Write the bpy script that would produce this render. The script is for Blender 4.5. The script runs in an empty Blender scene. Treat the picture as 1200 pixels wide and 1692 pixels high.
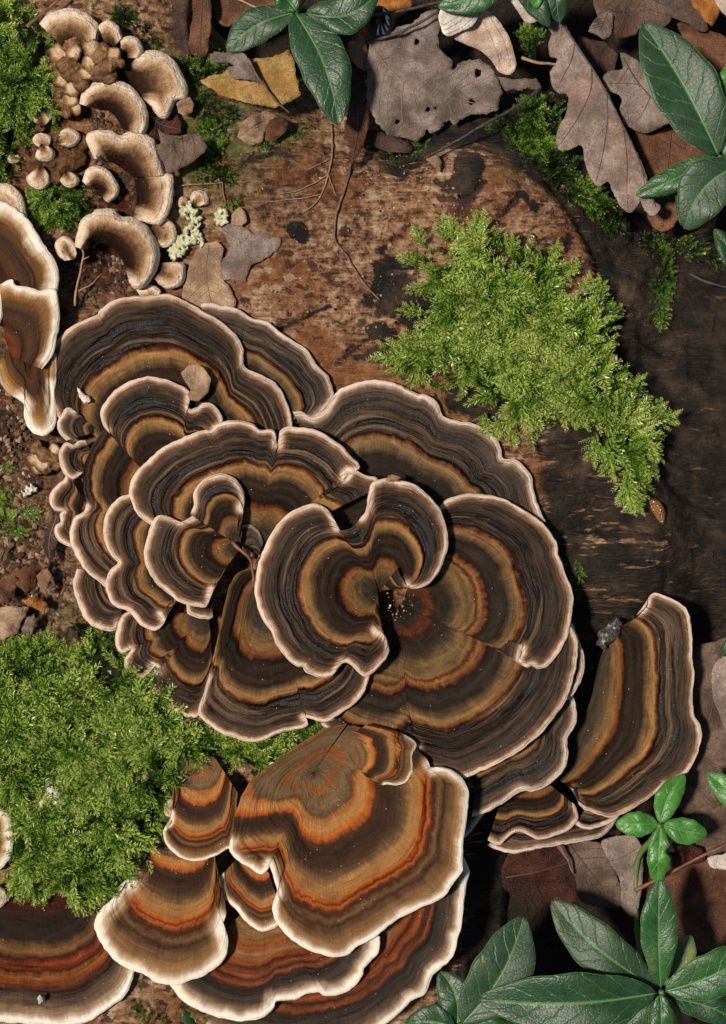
import bpy, math, random
import numpy as np
from mathutils import Vector
from mathutils.geometry import delaunay_2d_cdt

# ------------------------------------------------------------------ camera, sky, sun, exposure
SC = bpy.context.scene
S = 0.0002            # metres per unit; one unit = one pixel of the photograph at height 0
H = 3600.0            # camera height in units (0.72 m)
cam_data = bpy.data.cameras.new('camera'); cam = bpy.data.objects.new('camera', cam_data)
SC.collection.objects.link(cam); SC.camera = cam
cam.location = (0, 0, H * S); cam.rotation_euler = (0, 0, 0)
cam_data.sensor_fit = 'VERTICAL'; cam_data.angle = 2 * math.atan(846 / H)
cam_data.clip_start = 0.01; cam_data.clip_end = 100
SUN_EL = math.radians(66)
wd = bpy.data.worlds.new('World'); SC.world = wd; wd.use_nodes = True
_n = wd.node_tree.nodes; _sky = _n.new('ShaderNodeTexSky'); _sky.sky_type = 'NISHITA'; _sky.sun_disc = False
_sky.sun_elevation = SUN_EL; _sky.sun_rotation = math.radians(-90)
_n['Background'].inputs['Strength'].default_value = 0.05
wd.node_tree.links.new(_sky.outputs[0], _n['Background'].inputs[0])
sun_d = bpy.data.lights.new('sun', 'SUN'); sun_d.energy = 4.8; sun_d.angle = math.radians(6.0); sun_d.color = (1.0, 0.90, 0.785)
sun = bpy.data.objects.new('sun', sun_d); SC.collection.objects.link(sun)
sun.rotation_euler = Vector((math.cos(SUN_EL), 0.0, -math.sin(SUN_EL))).to_track_quat('-Z', 'Y').to_euler()
sun.location = (-1, 0, 1.5)
SC.view_settings.view_transform = 'Standard'; SC.view_settings.look = 'None'
SC.view_settings.exposure = 0.0; SC.view_settings.gamma = 1.0; SC.view_settings.use_curve_mapping = False
SC.render.engine = 'CYCLES'; SC.cycles.use_denoising = True
SC.cycles.max_bounces = 6; SC.cycles.diffuse_bounces = 3; SC.cycles.transparent_max_bounces = 4

# ------------------------------------------------------------------ numeric helpers
rng = np.random.default_rng(7); random.seed(7)
_tab = np.random.default_rng(3).random((256, 256))
def vn(x, y, seed=0):
    x = np.asarray(x, float) + seed * 17.31; y = np.asarray(y, float) + seed * 9.77
    xi = np.floor(x).astype(int); yi = np.floor(y).astype(int); fx = x - xi; fy = y - yi
    fx = fx * fx * (3 - 2 * fx); fy = fy * fy * (3 - 2 * fy)
    a = _tab[xi & 255, yi & 255]; b = _tab[(xi + 1) & 255, yi & 255]
    c = _tab[xi & 255, (yi + 1) & 255]; d = _tab[(xi + 1) & 255, (yi + 1) & 255]
    return (a * (1 - fx) + b * fx) * (1 - fy) + (c * (1 - fx) + d * fx) * fy
def fbm(x, y, seed=0, oct=4):
    r = 0; w = 0.5; f = 1.0
    for k in range(oct):
        r = r + w * (vn(np.asarray(x) * f, np.asarray(y) * f, seed + k * 5) - 0.5); w *= 0.5; f *= 2.03
    return r
def sst(a, b, x):
    t = np.clip((np.asarray(x, float) - a) / (b - a), 0, 1); return t * t * (3 - 2 * t)
def W(px, py, z):
    """photograph pixel + height -> a point in the place (metres)"""
    px = np.asarray(px, float); py = np.asarray(py, float); z = np.asarray(z, float) + 0 * px
    k = (H - z) / H
    return np.stack([(px - 600) * k * S, (846 - py) * k * S, z * S], -1)
def pts(s):
    v = [float(q) for q in s.replace(',', ' ').split()]
    return np.array(v).reshape(-1, 2)
def inside(poly, x, y):
    poly = np.asarray(poly); r = np.zeros(np.shape(x), bool); n = len(poly)
    for i in range(n):
        x0, y0 = poly[i]; x1, y1 = poly[(i + 1) % n]
        c = ((y0 > y) != (y1 > y)) & (x < (x1 - x0) * (y - y0) / (y1 - y0 + 1e-12) + x0); r ^= c
    return r
def segdist(poly, x, y, closed=True):
    poly = np.asarray(poly); d = np.full(np.shape(x), 1e9); n = len(poly)
    for i in range(n if closed else n - 1):
        a = poly[i]; b = poly[(i + 1) % n]; ab = b - a; L = ab @ ab + 1e-12
        t = np.clip(((x - a[0]) * ab[0] + (y - a[1]) * ab[1]) / L, 0, 1)
        d = np.minimum(d, np.hypot(x - a[0] - t * ab[0], y - a[1] - t * ab[1]))
    return d
def sdist(poly, x, y):
    d = segdist(poly, x, y); return np.where(inside(poly, x, y), -d, d)
def catmull(P, n, closed=False):
    """smooth curve through P (k,m), n samples evenly spread by length"""
    P = np.asarray(P, float); k = len(P)
    if k == 1: return np.repeat(P, n, 0)
    if closed: Q = np.vstack([P[-1], P, P[0], P[1]]); m = k
    else: Q = np.vstack([2 * P[0] - P[1], P, 2 * P[-1] - P[-2]]); m = k - 1
    out = []; tt = np.linspace(0, 1, 14, endpoint=False)[:, None]
    for i in range(m):
        p0, p1, p2, p3 = Q[i:i + 4]
        out.append(0.5 * (2 * p1 + (p2 - p0) * tt + (2 * p0 - 5 * p1 + 4 * p2 - p3) * tt ** 2 + (3 * p1 - p0 - 3 * p2 + p3) * tt ** 3))
    out.append((P[:1] if closed else P[-1:])); C = np.vstack(out)
    L = np.r_[0, np.cumsum(np.hypot(*(C[1:, :2] - C[:-1, :2]).T))]
    s = np.linspace(0, L[-1], n + 1 if closed else n)
    R = np.stack([np.interp(s, L, C[:, j]) for j in range(C.shape[1])], -1)
    return R[:-1] if closed else R

# ------------------------------------------------------------------ object helpers
COL = SC.collection
def tag(o, label, cat=None, group=None, kind=None):
    if label: o['label'] = label
    if cat: o['category'] = cat
    if group: o['group'] = group
    if kind: o['kind'] = kind
    return o
def empty(name, loc):
    o = bpy.data.objects.new(name, None); COL.objects.link(o); o.location = loc; o.empty_display_size = 0.01; return o
def mesh(name, V, F, mat, parent=None, loc=None, attrs=None, smooth=True, normals=None):
    """V in metres (world). loc: origin of a top-level mesh; a child takes its parent's frame."""
    V = np.asarray(V, float); org = np.zeros(3)
    if parent is not None:
        p = parent
        while p is not None: org = org + np.array(p.location); p = p.parent
    own = np.zeros(3) if loc is None else np.array(loc, float) - org
    me = bpy.data.meshes.new(name)
    Vl = (V - org - own).astype(np.float32)
    if isinstance(F, np.ndarray):
        nf, k = F.shape
        me.vertices.add(len(Vl)); me.vertices.foreach_set('co', Vl.ravel())
        me.loops.add(nf * k); me.loops.foreach_set('vertex_index', F.astype(np.int32).ravel())
        me.polygons.add(nf); me.polygons.foreach_set('loop_start', np.arange(0, nf * k, k, dtype=np.int32))
        me.update(calc_edges=True)
    else:
        me.from_pydata(Vl.tolist(), [], F); me.update()
    me.polygons.foreach_set('use_smooth', np.full(len(me.polygons), smooth))
    for k, v in (attrs or {}).items():
        a = me.attributes.new(k, 'FLOAT', 'POINT'); a.data.foreach_set('value', np.asarray(v, np.float32))
    if normals is not None: me.normals_split_custom_set_from_vertices(normals.tolist())
    me.materials.append(mat)
    o = bpy.data.objects.new(name, me); COL.objects.link(o)
    if parent is not None: o.parent = parent
    o.location = own if parent is not None else (org + own)
    return o
def vnormals(V, F):
    a, b, c, d = (V[F[:, i]] for i in range(4)); n = np.cross(c - a, d - b)
    N = np.zeros_like(V)
    for i in range(4): np.add.at(N, F[:, i], n)
    return N / (np.linalg.norm(N, axis=1, keepdims=True) + 1e-20)
def tube_geo(path, rad, sides=6):
    """path (n,3) metres, rad (n,) metres"""
    path = np.asarray(path, float); n = len(path); rad = np.broadcast_to(rad, (n,))
    T = np.gradient(path, axis=0); T /= np.linalg.norm(T, axis=1, keepdims=True) + 1e-12
    up = np.array([0.13, 0.21, 1.0]); U = np.cross(T, up); U /= np.linalg.norm(U, axis=1, keepdims=True) + 1e-12
    Vv = np.cross(U, T); a = np.linspace(0, 2 * np.pi, sides, endpoint=False)
    V = path[:, None] + rad[:, None, None] * (np.cos(a)[None, :, None] * U[:, None] + np.sin(a)[None, :, None] * Vv[:, None])
    V = V.reshape(-1, 3); F = []
    for i in range(n - 1):
        for j in range(sides):
            k = (j + 1) % sides; F.append((i * sides + j, i * sides + k, (i + 1) * sides + k, (i + 1) * sides + j))
    F.append(tuple(range(sides))[::-1]); F.append(tuple((n - 1) * sides + j for j in range(sides)))
    return V, F

# ------------------------------------------------------------------ material helpers
class NT:
    def __init__(s, name):
        s.m = bpy.data.materials.new(name); s.m.use_nodes = True; s.t = s.m.node_tree
        s.b = s.t.nodes['Principled BSDF']; s.out = s.t.nodes['Material Output']
    def node(s, typ, **kw):
        n = s.t.nodes.new(typ)
        for k, v in kw.items(): setattr(n, k, v)
        return n
    def put(s, sock, v):
        if isinstance(v, bpy.types.NodeSocket): s.t.links.new(v, sock)
        else: sock.default_value = v
    def attr(s, name): n = s.node('ShaderNodeAttribute', attribute_name=name); return n.outputs['Fac']
    def math(s, op, a, b=0.0, c=None, clamp=False):
        n = s.node('ShaderNodeMath', operation=op, use_clamp=clamp); s.put(n.inputs[0], a); s.put(n.inputs[1], b)
        if c is not None: s.put(n.inputs[2], c)
        return n.outputs[0]
    def comb(s, x, y, z=0.0):
        n = s.node('ShaderNodeCombineXYZ'); s.put(n.inputs[0], x); s.put(n.inputs[1], y); s.put(n.inputs[2], z); return n.outputs[0]
    def obj(s): return s.node('ShaderNodeTexCoord').outputs['Object']
    def rnd(s): return s.node('ShaderNodeObjectInfo').outputs['Random']
    def mapv(s, v, scale=(1, 1, 1), rot=(0, 0, 0), loc=(0, 0, 0)):
        n = s.node('ShaderNodeMapping'); s.put(n.inputs[0], v); n.inputs['Scale'].default_value = scale
        n.inputs['Rotation'].default_value = rot; n.inputs['Location'].default_value = loc; return n.outputs[0]
    def noise(s, v, scale, detail=4.0, rough=0.55, dist=0.0, w=None):
        n = s.node('ShaderNodeTexNoise', noise_dimensions='4D' if w is not None else '3D')
        s.put(n.inputs['Vector'], v); s.put(n.inputs['Scale'], scale); s.put(n.inputs['Detail'], detail)
        s.put(n.inputs['Roughness'], rough); s.put(n.inputs['Distortion'], dist)
        if w is not None: s.put(n.inputs['W'], w)
        return n.outputs[0]
    def voro(s, v, scale, feature='F1', rnd=1.0):
        n = s.node('ShaderNodeTexVoronoi', feature=feature); s.put(n.inputs['Vector'], v); s.put(n.inputs['Scale'], scale)
        s.put(n.inputs['Randomness'], rnd); return n.outputs['Distance']
    def ramp(s, f, stops, interp='LINEAR'):
        n = s.node('ShaderNodeValToRGB'); s.put(n.inputs[0], f); r = n.color_ramp; r.interpolation = interp
        while len(r.elements) < len(stops): r.elements.new(0.5)
        for e, (p, c) in zip(r.elements, stops):
            e.position = p
            e.color = (c, c, c, 1) if isinstance(c, (int, float)) else (*c, 1)
        return n.outputs[0]
    def sm(s, f, a, b):
        n = s.node('ShaderNodeMapRange', interpolation_type='SMOOTHSTEP'); s.put(n.inputs[0], f)
        n.inputs[1].default_value = a; n.inputs[2].default_value = b; return n.outputs[0]
    def mix(s, f, a, b, mode='MIX'):
        n = s.node('ShaderNodeMix', data_type='RGBA', blend_type=mode); n.clamp_factor = True
        s.put(n.inputs[0], f); 
        for i, v in ((6, a), (7, b)):
            s.put(n.inputs[i], v if isinstance(v, bpy.types.NodeSocket) else ((*v, 1) if not isinstance(v, (int, float)) else (v, v, v, 1)))
        return n.outputs[2]
    def mul(s, col, fac, lo, hi):
        """multiply a colour by lo..hi following fac"""
        n = s.node('ShaderNodeMapRange'); s.put(n.inputs[0], fac); n.inputs[1].default_value = 0.25; n.inputs[2].default_value = 0.75
        n.inputs[3].default_value = lo; n.inputs[4].default_value = hi
        v = s.comb(n.outputs[0], n.outputs[0], n.outputs[0]); return s.mix(1.0, col, v, 'MULTIPLY')
    def bump(s, h, dist, strength=1.0, normal=None):
        n = s.node('ShaderNodeBump'); s.put(n.inputs['Height'], h); n.inputs['Distance'].default_value = dist
        n.inputs['Strength'].default_value = strength
        if normal is not None: s.put(n.inputs['Normal'], normal)
        return n.outputs[0]
    def set(s, **kw):
        for k, v in kw.items(): s.put(s.b.inputs[k.replace('_', ' ')], v)
        return s.m

# ------------------------------------------------------------------ the log and the soil
TOP = pts('-320,-160 235,-160 300,60 360,150 430,195 560,240 600,262 640,287 662,288 690,270 715,246 735,235 785,231 845,260 905,300 945,345 978,405 1000,470 1016,545 1030,640 1062,760 1110,900 1100,1010 1000,1080 930,1200 860,1290 790,1380 770,1500 740,1900 -320,1900')
SHELF = pts('-320,-160 260,-160 330,60 400,140 620,180 700,190 860,180 960,260 1010,360 1080,410 1500,400 1500,1030 1230,1040 1150,1110 1000,1200 900,1330 830,1420 800,1900 -320,1900')
def gs(x, y, cx, cy, r, ry=None): return np.exp(-(((x - cx) / r) ** 2 + ((y - cy) / (ry or r)) ** 2))
def log_height(x, y):
    x = np.asarray(x, float); y = np.asarray(y, float)
    d = sdist(TOP, x, y) + 10 * fbm(x / 40, y / 40, 2); e = sdist(SHELF, x, y)
    z = 22 * fbm(x / 190, y / 190, 1) + 9 * fbm(x / 45, y / 45, 4)
    z = z - 70 * sst(-46, 70, d) - 5 * sst(6, 0, np.abs(d + 3)) + 26 * gs(x, y, 790, 290, 110, 70)
    z = z + 26 * gs(x, y, 1045, 490, 42, 60) - 26 * gs(x, y, 1020, 560, 14, 70)   # charred bulge and the split beside it
    z = z + 22 * gs(x, y, 860, 430, 120) - 22 * gs(x, y, 1000, 860, 60, 40) + (24 * fbm(x / 46, y / 46, 9) + 12 * fbm(x / 14, y / 14, 10)) * sst(-10, 40, d)
    z = z - 45 * gs(x, y, 185, 440, 80, 55) - 30 * gs(x, y, 50, 900, 90, 150)
    low = np.maximum(sst(850, 960, x) * sst(930, 1040, y), np.maximum(sst(740, 840, x) * sst(1060, 1180, y), sst(260, 440, x) * sst(1260, 1420, y)))
    return z - 85 * low - 130 * sst(0, 45, e)
LX = np.arange(-250, 1500, 4.6); LY = np.arange(-110, 1860, 4.6)
gx, gy = np.meshgrid(LX, LY); gx = gx.ravel(); gy = gy.ravel()
gz = log_height(gx, gy)
d_top = sdist(TOP, gx, gy) + 22 * fbm(gx / 50, gy / 50, 33)
grain = fbm((gx * 0.94 + gy * 0.34) / 90, (gy * 0.94 - gx * 0.34) / 9, 12)          # fibres run gently downhill to the right
lump = fbm(gx / 16, gy / 16, 21, 5)
soil_f = np.clip(gs(gx, gy, 40, 930, 110, 170) + gs(gx, gy, 20, 640, 90, 110) + gs(gx, gy, 60, 730, 80, 60), 0, 1)
smooth_f = sst(760, 900, gx) * sst(560, 720, gy)
gz = gz + (8.0 * lump * (1 - 0.7 * smooth_f) + 3.5 * grain) + soil_f * (16 * lump + 9 * fbm(gx / 9, gy / 9, 8))
crack = np.zeros_like(gx)
for q, w_ in (('905,300 948,358 984,428 1004,500 1018,565 1012,640', 7), ('858,318 836,352 795,392', 4), ('458,546 500,528 545,506', 4), ('890,742 960,736 1050,742', 4), ('905,802 960,795 1010,800', 4), ('930,880 1000,870 1075,878', 4), ('1060,560 1110,590 1180,600', 6), ('1050,640 1075,720 1110,800 1180,850', 7), ('720,300 770,330 800,300', 4), ('560,600 610,560 640,570', 4), ('400,270 450,255 500,262', 4)):
    crack = np.maximum(crack, np.exp(-(segdist(catmull(pts(q), 30), gx + 9 * fbm(gx / 12, gy / 12, 61), gy + 9 * fbm(gx / 12, gy / 12, 62), False) / w_) ** 2))
gz = gz - 15 * crack
st = 0
for (cx, cy, r, ry) in ((652, 462, 46, 46), (640, 505, 34, 26), (700, 520, 50, 60), (488, 380, 20, 17), (500, 392, 14, 12), (625, 545, 26, 16), (790, 660, 60, 40), (770, 300, 30, 55), (870, 470, 60, 120), (930, 540, 80, 60), (615, 590, 40, 14)):
    st = np.maximum(st, gs(gx, gy, cx, cy, r, ry))
char_shade = np.clip(sst(0.33, 0.62, st + 1.1 * fbm(gx / 34, gy / 34, 14) + 0.9 * fbm(gx / 11, gy / 11, 15, 3)), 0, 1)
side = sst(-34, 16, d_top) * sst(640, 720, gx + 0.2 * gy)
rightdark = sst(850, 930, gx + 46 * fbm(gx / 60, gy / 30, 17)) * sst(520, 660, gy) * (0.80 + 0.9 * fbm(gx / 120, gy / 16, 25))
char_shade = np.clip(np.maximum(np.maximum(char_shade, side), rightdark), 0, 1)
char_shade = np.maximum(char_shade, sst(700, 850, gx) * sst(1100, 1250, gy)); char_shade = np.clip(np.maximum(char_shade, .9 * crack), 0, 1)  # shade of the lower right gaps and the cracks painted in beside the char
red = np.clip(gs(gx, gy, 180, 430, 110, 80) + gs(gx, gy, 190, 310, 60) + 0.55 * gs(gx, gy, 470, 310, 130, 80) + 0.8 * gs(gx, gy, 690, 590, 70, 30) + 0.5 * gs(gx, gy, 770, 360, 50), 0, 1)
green = np.clip(gs(gx, gy, 350, 220, 90, 110) + .8 * gs(gx, gy, 330, 110, 60, 50) + .6 * gs(gx, gy, 470, 215, 60, 30) + .5 * gs(gx, gy, 870, 270, 60, 30) + .6 * gs(gx, gy, 110, 1000, 40, 40), 0, 1)
nx, ny = len(LX), len(LY)
ii = (np.arange(ny - 1)[:, None] * nx + np.arange(nx - 1)).ravel()
quads = np.stack([ii, ii + nx, ii + nx + 1, ii + 1], -1)
keep = sdist(SHELF, gx, gy)[ii] < 130
m = NT('decayed_wood'); O = m.obj(); ca = m.attr('char_shade'); ra = m.attr('red'); so = m.attr('soil')
n1 = m.noise(O, 90, 8, 0.66); n2 = m.noise(m.mapv(O, (1, 5, 1), (0, 0, -0.34)), 110, 6, 0.6, 0.6); n3 = m.noise(O, 420, 5, 0.65); n4 = m.noise(O, 34, 5, 0.6)
f = m.math('MULTIPLY_ADD', n2, 0.45, m.math('MULTIPLY_ADD', n1, 0.55, m.math('MULTIPLY', m.math('SUBTRACT', n3, 0.5), 0.55)))
n5 = m.noise(O, 190, 7, 0.7, 0.3)
warp = m.node('ShaderNodeVectorMath', operation='MULTIPLY_ADD'); nv_ = m.node('ShaderNodeTexNoise'); m.put(nv_.inputs['Vector'], O); nv_.inputs['Scale'].default_value = 260; nv_.inputs['Detail'].default_value = 4
m.put(warp.inputs[0], nv_.outputs['Color']); warp.inputs[1].default_value = (.006, .006, .006); m.put(warp.inputs[2], O)
vf = m.node('ShaderNodeTexVoronoi'); m.put(vf.inputs['Vector'], m.mapv(warp.outputs[0], (1, 1.7, 1), (0, 0, -.34))); vf.inputs['Scale'].default_value = 330
sepc = m.node('ShaderNodeSeparateColor'); m.put(sepc.inputs[0], vf.outputs['Color']); flake = sepc.outputs[0]; flake2 = sepc.outputs[1]
n6 = m.noise(m.mapv(O, (1, 9, 1), (0, 0, .62)), 120, 6, .62, .4)
f = m.math('MULTIPLY_ADD', m.math('SUBTRACT', n5, 0.5), 0.75, f); f = m.math('MULTIPLY_ADD', m.math('SUBTRACT', n6, 0.5), 0.65, f)
f = m.math('MULTIPLY_ADD', m.math('SUBTRACT', flake, 0.5), 0.12, f); f = m.math('MULTIPLY_ADD', m.math('SUBTRACT', n3, 0.5), 0.5, f)
c = m.ramp(f, [(0.20, (.016, .009, .006)), (0.31, (.075, .036, .019)), (0.42, (.185, .093, .047)), (0.53, (.29, .162, .086)), (0.64, (.41, .26, .15)), (0.80, (.56, .40, .27))])
c = m.mix(m.math('MULTIPLY', m.sm(n4, 0.46, 0.62), 0.7), c, m.mix(n5, (.07, .022, .010), (.34, .125, .035)))
c = m.mix(m.math('MULTIPLY', m.math('MULTIPLY', m.sm(flake2, 0.95, 0.98), .6), m.sm(n1, .45, .6)), c, (.50, .38, .26)); c = m.mix(m.math('MULTIPLY', m.sm(flake2, 0.10, 0.05), 0.8), c, (.03, .018, .012))
c = m.mix(m.math('MULTIPLY', ra, m.sm(n1, 0.25, 0.5)), c, m.ramp(m.math('MULTIPLY_ADD', m.math('SUBTRACT', n3, .5), .8, n5), [(.30, (.008, .004, .003)), (.45, (.035, .011, .006)), (.58, (.10, .026, .009)), (.72, (.20, .075, .03))]))
c = m.mix(m.math('MULTIPLY', so, 0.9), c, m.ramp(n3, [(0.3, (.012, .008, .006)), (0.5, (.055, .03, .016)), (0.62, (.17, .10, .05)), (0.75, (.34, .25, .15))]))
c = m.mix(m.math('MULTIPLY', m.math('MULTIPLY', m.attr('green'), m.sm(n5, .38, .56)), .85), c, m.mix(n3, (.022, .050, .010), (.085, .15, .03)))
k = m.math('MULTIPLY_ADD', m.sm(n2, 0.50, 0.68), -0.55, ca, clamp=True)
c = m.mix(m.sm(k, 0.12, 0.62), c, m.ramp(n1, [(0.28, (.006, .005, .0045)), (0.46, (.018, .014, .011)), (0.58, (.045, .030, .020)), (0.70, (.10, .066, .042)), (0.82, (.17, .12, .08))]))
sp = m.sm(m.voro(O, 900), 0.10, 0.05); c = m.mix(m.math('MULTIPLY', sp, m.sm(n4, 0.55, 0.7)), c, (.55, .5, .42))
h = m.math('MULTIPLY_ADD', n2, 0.6, m.math('MULTIPLY_ADD', n3, 0.6, m.math('MULTIPLY_ADD', n6, .8, m.math('MULTIPLY_ADD', n5, 1.0, m.math('MULTIPLY_ADD', flake, 0.25, n1)))))
m.set(Base_Color=c, Roughness=m.math('MULTIPLY_ADD', n3, 0.35, 0.36), Normal=m.bump(h, 0.0020, 0.9), Specular_IOR_Level=0.22)
log = mesh('log', W(gx, gy, gz), quads[keep], m.m, loc=W(600, 846, -120), attrs={'char_shade': char_shade, 'red': red, 'soil': soil_f, 'green': green})
tag(log, 'decaying brown log with charred black right side beneath the fungi', 'log')

SX = np.linspace(-9000, 10000, 50); SX = np.sort(np.r_[SX, np.linspace(-300, 1600, 90)]); SY = np.sort(np.r_[np.linspace(-9000, 11000, 50), np.linspace(-300, 2000, 110)])
hx, hy = np.meshgrid(SX, SY); hx = hx.ravel(); hy = hy.ravel()
hz = -165 + 60 * fbm(hx / 160, hy / 160, 40) + 26 * fbm(hx / 28, hy / 28, 44)
nx, ny = len(SX), len(SY); ii = (np.arange(ny - 1)[:, None] * nx + np.arange(nx - 1)).ravel()
m = NT('forest_soil'); O = m.obj(); n1 = m.noise(O, 60, 8, 0.7); n2 = m.noise(O, 400, 4, 0.7)
c = m.ramp(m.math('MULTIPLY_ADD', n2, 0.4, m.math('MULTIPLY', n1, 0.6)), [(0.3, (.006, .005, .004)), (0.5, (.022, .015, .010)), (0.65, (.06, .036, .022)), (0.8, (.14, .09, .055))])  # dark soil; the unlit depth of the gaps is also put into its colour
m.set(Base_Color=c, Roughness=0.75, Normal=m.bump(m.math('ADD', n1, n2), 0.004), Specular_IOR_Level=0.25)
flat_x = (hx - 600) * S; flat_y = (846 - hy) * S
soil = mesh('ground', np.stack([flat_x, flat_y, hz * S], -1), np.stack([ii, ii + nx, ii + nx + 1, ii + 1], -1), m.m)
tag(soil, 'dark forest soil under the leaf litter', kind='structure')

# ------------------------------------------------------------------ bracket fungi
def cap_material(name, ramp_stops, margin, halo, halo_w=3.0, halo_f=0.75, wart=0.0, gloss=0.42, line=0.55, spec=0.16, smooth_from=0.0):
    m = NT(name); t = m.attr('t'); d = m.attr('dn'); s = m.attr('s'); r = m.attr('r'); O = m.obj(); w = m.attr('sd')
    big = m.noise(O, 130, 3, 0.5, w=w)
    ring = m.noise(m.comb(m.math('MULTIPLY', s, 0.012), m.math('MULTIPLY', r, 0.13), w), 1.0, 5, 0.62, 0.3)      # fine growth lines along the rim
    ring2 = m.noise(m.comb(m.math('MULTIPLY', s, 0.008), m.math('MULTIPLY', r, 0.06), m.math('ADD', w, 9.0)), 1.0, 3, 0.6)
    fib = m.noise(m.comb(m.math('MULTIPLY', s, 0.22), m.math('MULTIPLY', r, 0.02), w), 1.0, 4, 0.6)              # radial fibres
    fine = m.noise(O, 2600, 3, 0.6)
    wob = m.noise(m.comb(m.math('MULTIPLY', s, 0.045), m.math('MULTIPLY', r, 0.02), w), 1.0, 3, 0.6)
    tw = m.math('ADD', t, m.math('MULTIPLY', m.math('SUBTRACT', big, 0.5), 0.045))
    tw = m.math('ADD', tw, m.math('MULTIPLY', m.math('SUBTRACT', wob, 0.5), 0.06))
    tw = m.math('ADD', tw, m.math('MULTIPLY', m.math('SUBTRACT', fib, 0.5), 0.02))
    tw = m.math('ADD', tw, m.math('MULTIPLY', m.math('SUBTRACT', ring2, 0.5), 0.03))
    c = m.ramp(tw, ramp_stops)
    if smooth_from:   # crisp dark growth lines crowding outside the tan zone
        l1 = m.noise(m.comb(m.math('MULTIPLY', s, 0.0045), m.math('MULTIPLY', r, 0.10), m.math('ADD', w, 5.0)), 1.0, 2, 0.5, 0.0)
        l2 = m.noise(m.comb(m.math('MULTIPLY', s, 0.008), m.math('MULTIPLY', r, 0.22), m.math('ADD', w, 7.0)), 1.0, 3, 0.55, 0.0)
        zone = m.math('MULTIPLY', m.sm(tw, smooth_from - .02, smooth_from + .02), m.sm(tw, .90, .80))
        ln = m.math('MAXIMUM', m.math('MULTIPLY', m.sm(l1, .49, .43), zone), m.math('MULTIPLY', m.math('MULTIPLY', m.sm(l2, .46, .40), m.sm(tw, smooth_from - .05, smooth_from + .03)), .45))
        c = m.mix(m.math('MULTIPLY', ln, .92), c, (.007, .005, .004)); li = m.math('MULTIPLY', m.sm(l1, .56, .64), zone); c = m.mix(m.math('MULTIPLY', li, .65), c, (.19, .118, .066))
    else: ln = m.math('MULTIPLY', ring, 0.0)
    c = m.mul(c, ring, 1 - line, 1 + line * 0.8); c = m.mul(c, fib, 0.88, 1.10); c = m.mul(c, fine, 0.74, 1.24); c = m.mul(c, big, 0.8, 1.15)
    if wart:
        wv = m.noise(O, 620, 4, 0.6); c = m.mix(m.math('MULTIPLY', m.math('MULTIPLY', m.sm(wv, 0.47, 0.66), m.sm(t, .38, .62)), wart), c, margin); c = m.mul(c, wv, 0.55, 1.3)
    vary = m.noise(m.comb(m.math('MULTIPLY', s, .022), 3.0, w), 1.0, 3, .6)
    dd = m.math('MULTIPLY', d, m.math('MULTIPLY_ADD', vary, -1.1, 1.55)); dd = m.math('ADD', dd, m.math('MULTIPLY', m.math('SUBTRACT', fib, 0.5), 0.35)); dd = m.math('ADD', dd, m.math('MULTIPLY', m.math('SUBTRACT', wob, 0.5), 0.8)); dd = m.math('ADD', dd, m.math('MULTIPLY', m.math('SUBTRACT', big, 0.5), 1.0))
    light = tuple(0.42 * a_ + 0.58 * b_ for a_, b_ in zip(margin, halo))
    c = m.mix(m.math('MULTIPLY', m.sm(dd, halo_w, 0.9), halo_f), c, m.mul(m.mix(0.0, halo, halo), ring, .8, 1.2)); c = m.mix(m.math('MULTIPLY', m.sm(dd, 1.5, 0.55), .85), c, light)
    c = m.mix(m.sm(dd, 1.0, 0.30), c, m.mul(m.mix(fine, margin, tuple(x * 0.88 for x in margin)), fib, 0.90, 1.05))
    dust = m.math('MULTIPLY', m.sm(m.voro(O, 420), 0.075, 0.035), m.sm(big, 0.42, 0.58)); c = m.mix(m.math('MULTIPLY', dust, 0.8), c, (.7, .66, .6))
    h0 = m.math('MULTIPLY', ln, -1.5)
    h = m.math('MULTIPLY_ADD', ring, 1.0, m.math('MULTIPLY_ADD', fib, 0.35, m.math('MULTIPLY_ADD', fine, 0.30, h0)))
    if wart: h = m.math('MULTIPLY_ADD', wv, 1.6, h)
    rough = m.math('SUBTRACT', m.math('MULTIPLY_ADD', ring, 0.35, gloss), m.math('MULTIPLY', ln, .14))
    m.set(Base_Color=c, Roughness=rough, Normal=m.bump(h, 0.0011, 0.85), Specular_IOR_Level=m.math('MULTIPLY_ADD', ln, .35, spec))
    return m.m
CREAM = (.80, .66, .52)
RAMPS = {}
RAMPS['dark'] = [(0, (.040, .030, .020)), (.13, (.052, .037, .022)), (.20, (.145, .082, .031)), (.26, (.19, .090, .028)), (.298, (.13, .034, .009)), (.322, (.016, .007, .004)), (.345, (.014, .009, .006)), (.39, (.030, .019, .012)), (.43, (.016, .009, .006)), (.475, (.034, .019, .010)), (.51, (.020, .011, .007)),
    (.545, (.085, .050, .023)), (.585, (.22, .118, .042)), (.622, (.31, .158, .053)), (.640, (.16, .055, .016)), (.656, (.055, .013, .005)), (.668, (.010, .006, .005)), (.69, (.075, .040, .019)), (.74, (.022, .013, .009)), (.78, (.066, .040, .023)), (.82, (.030, .019, .013)), (.86, (.052, .034, .022)), (.92, (.060, .040, .027)), (1, (.10, .060, .036))]
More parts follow.
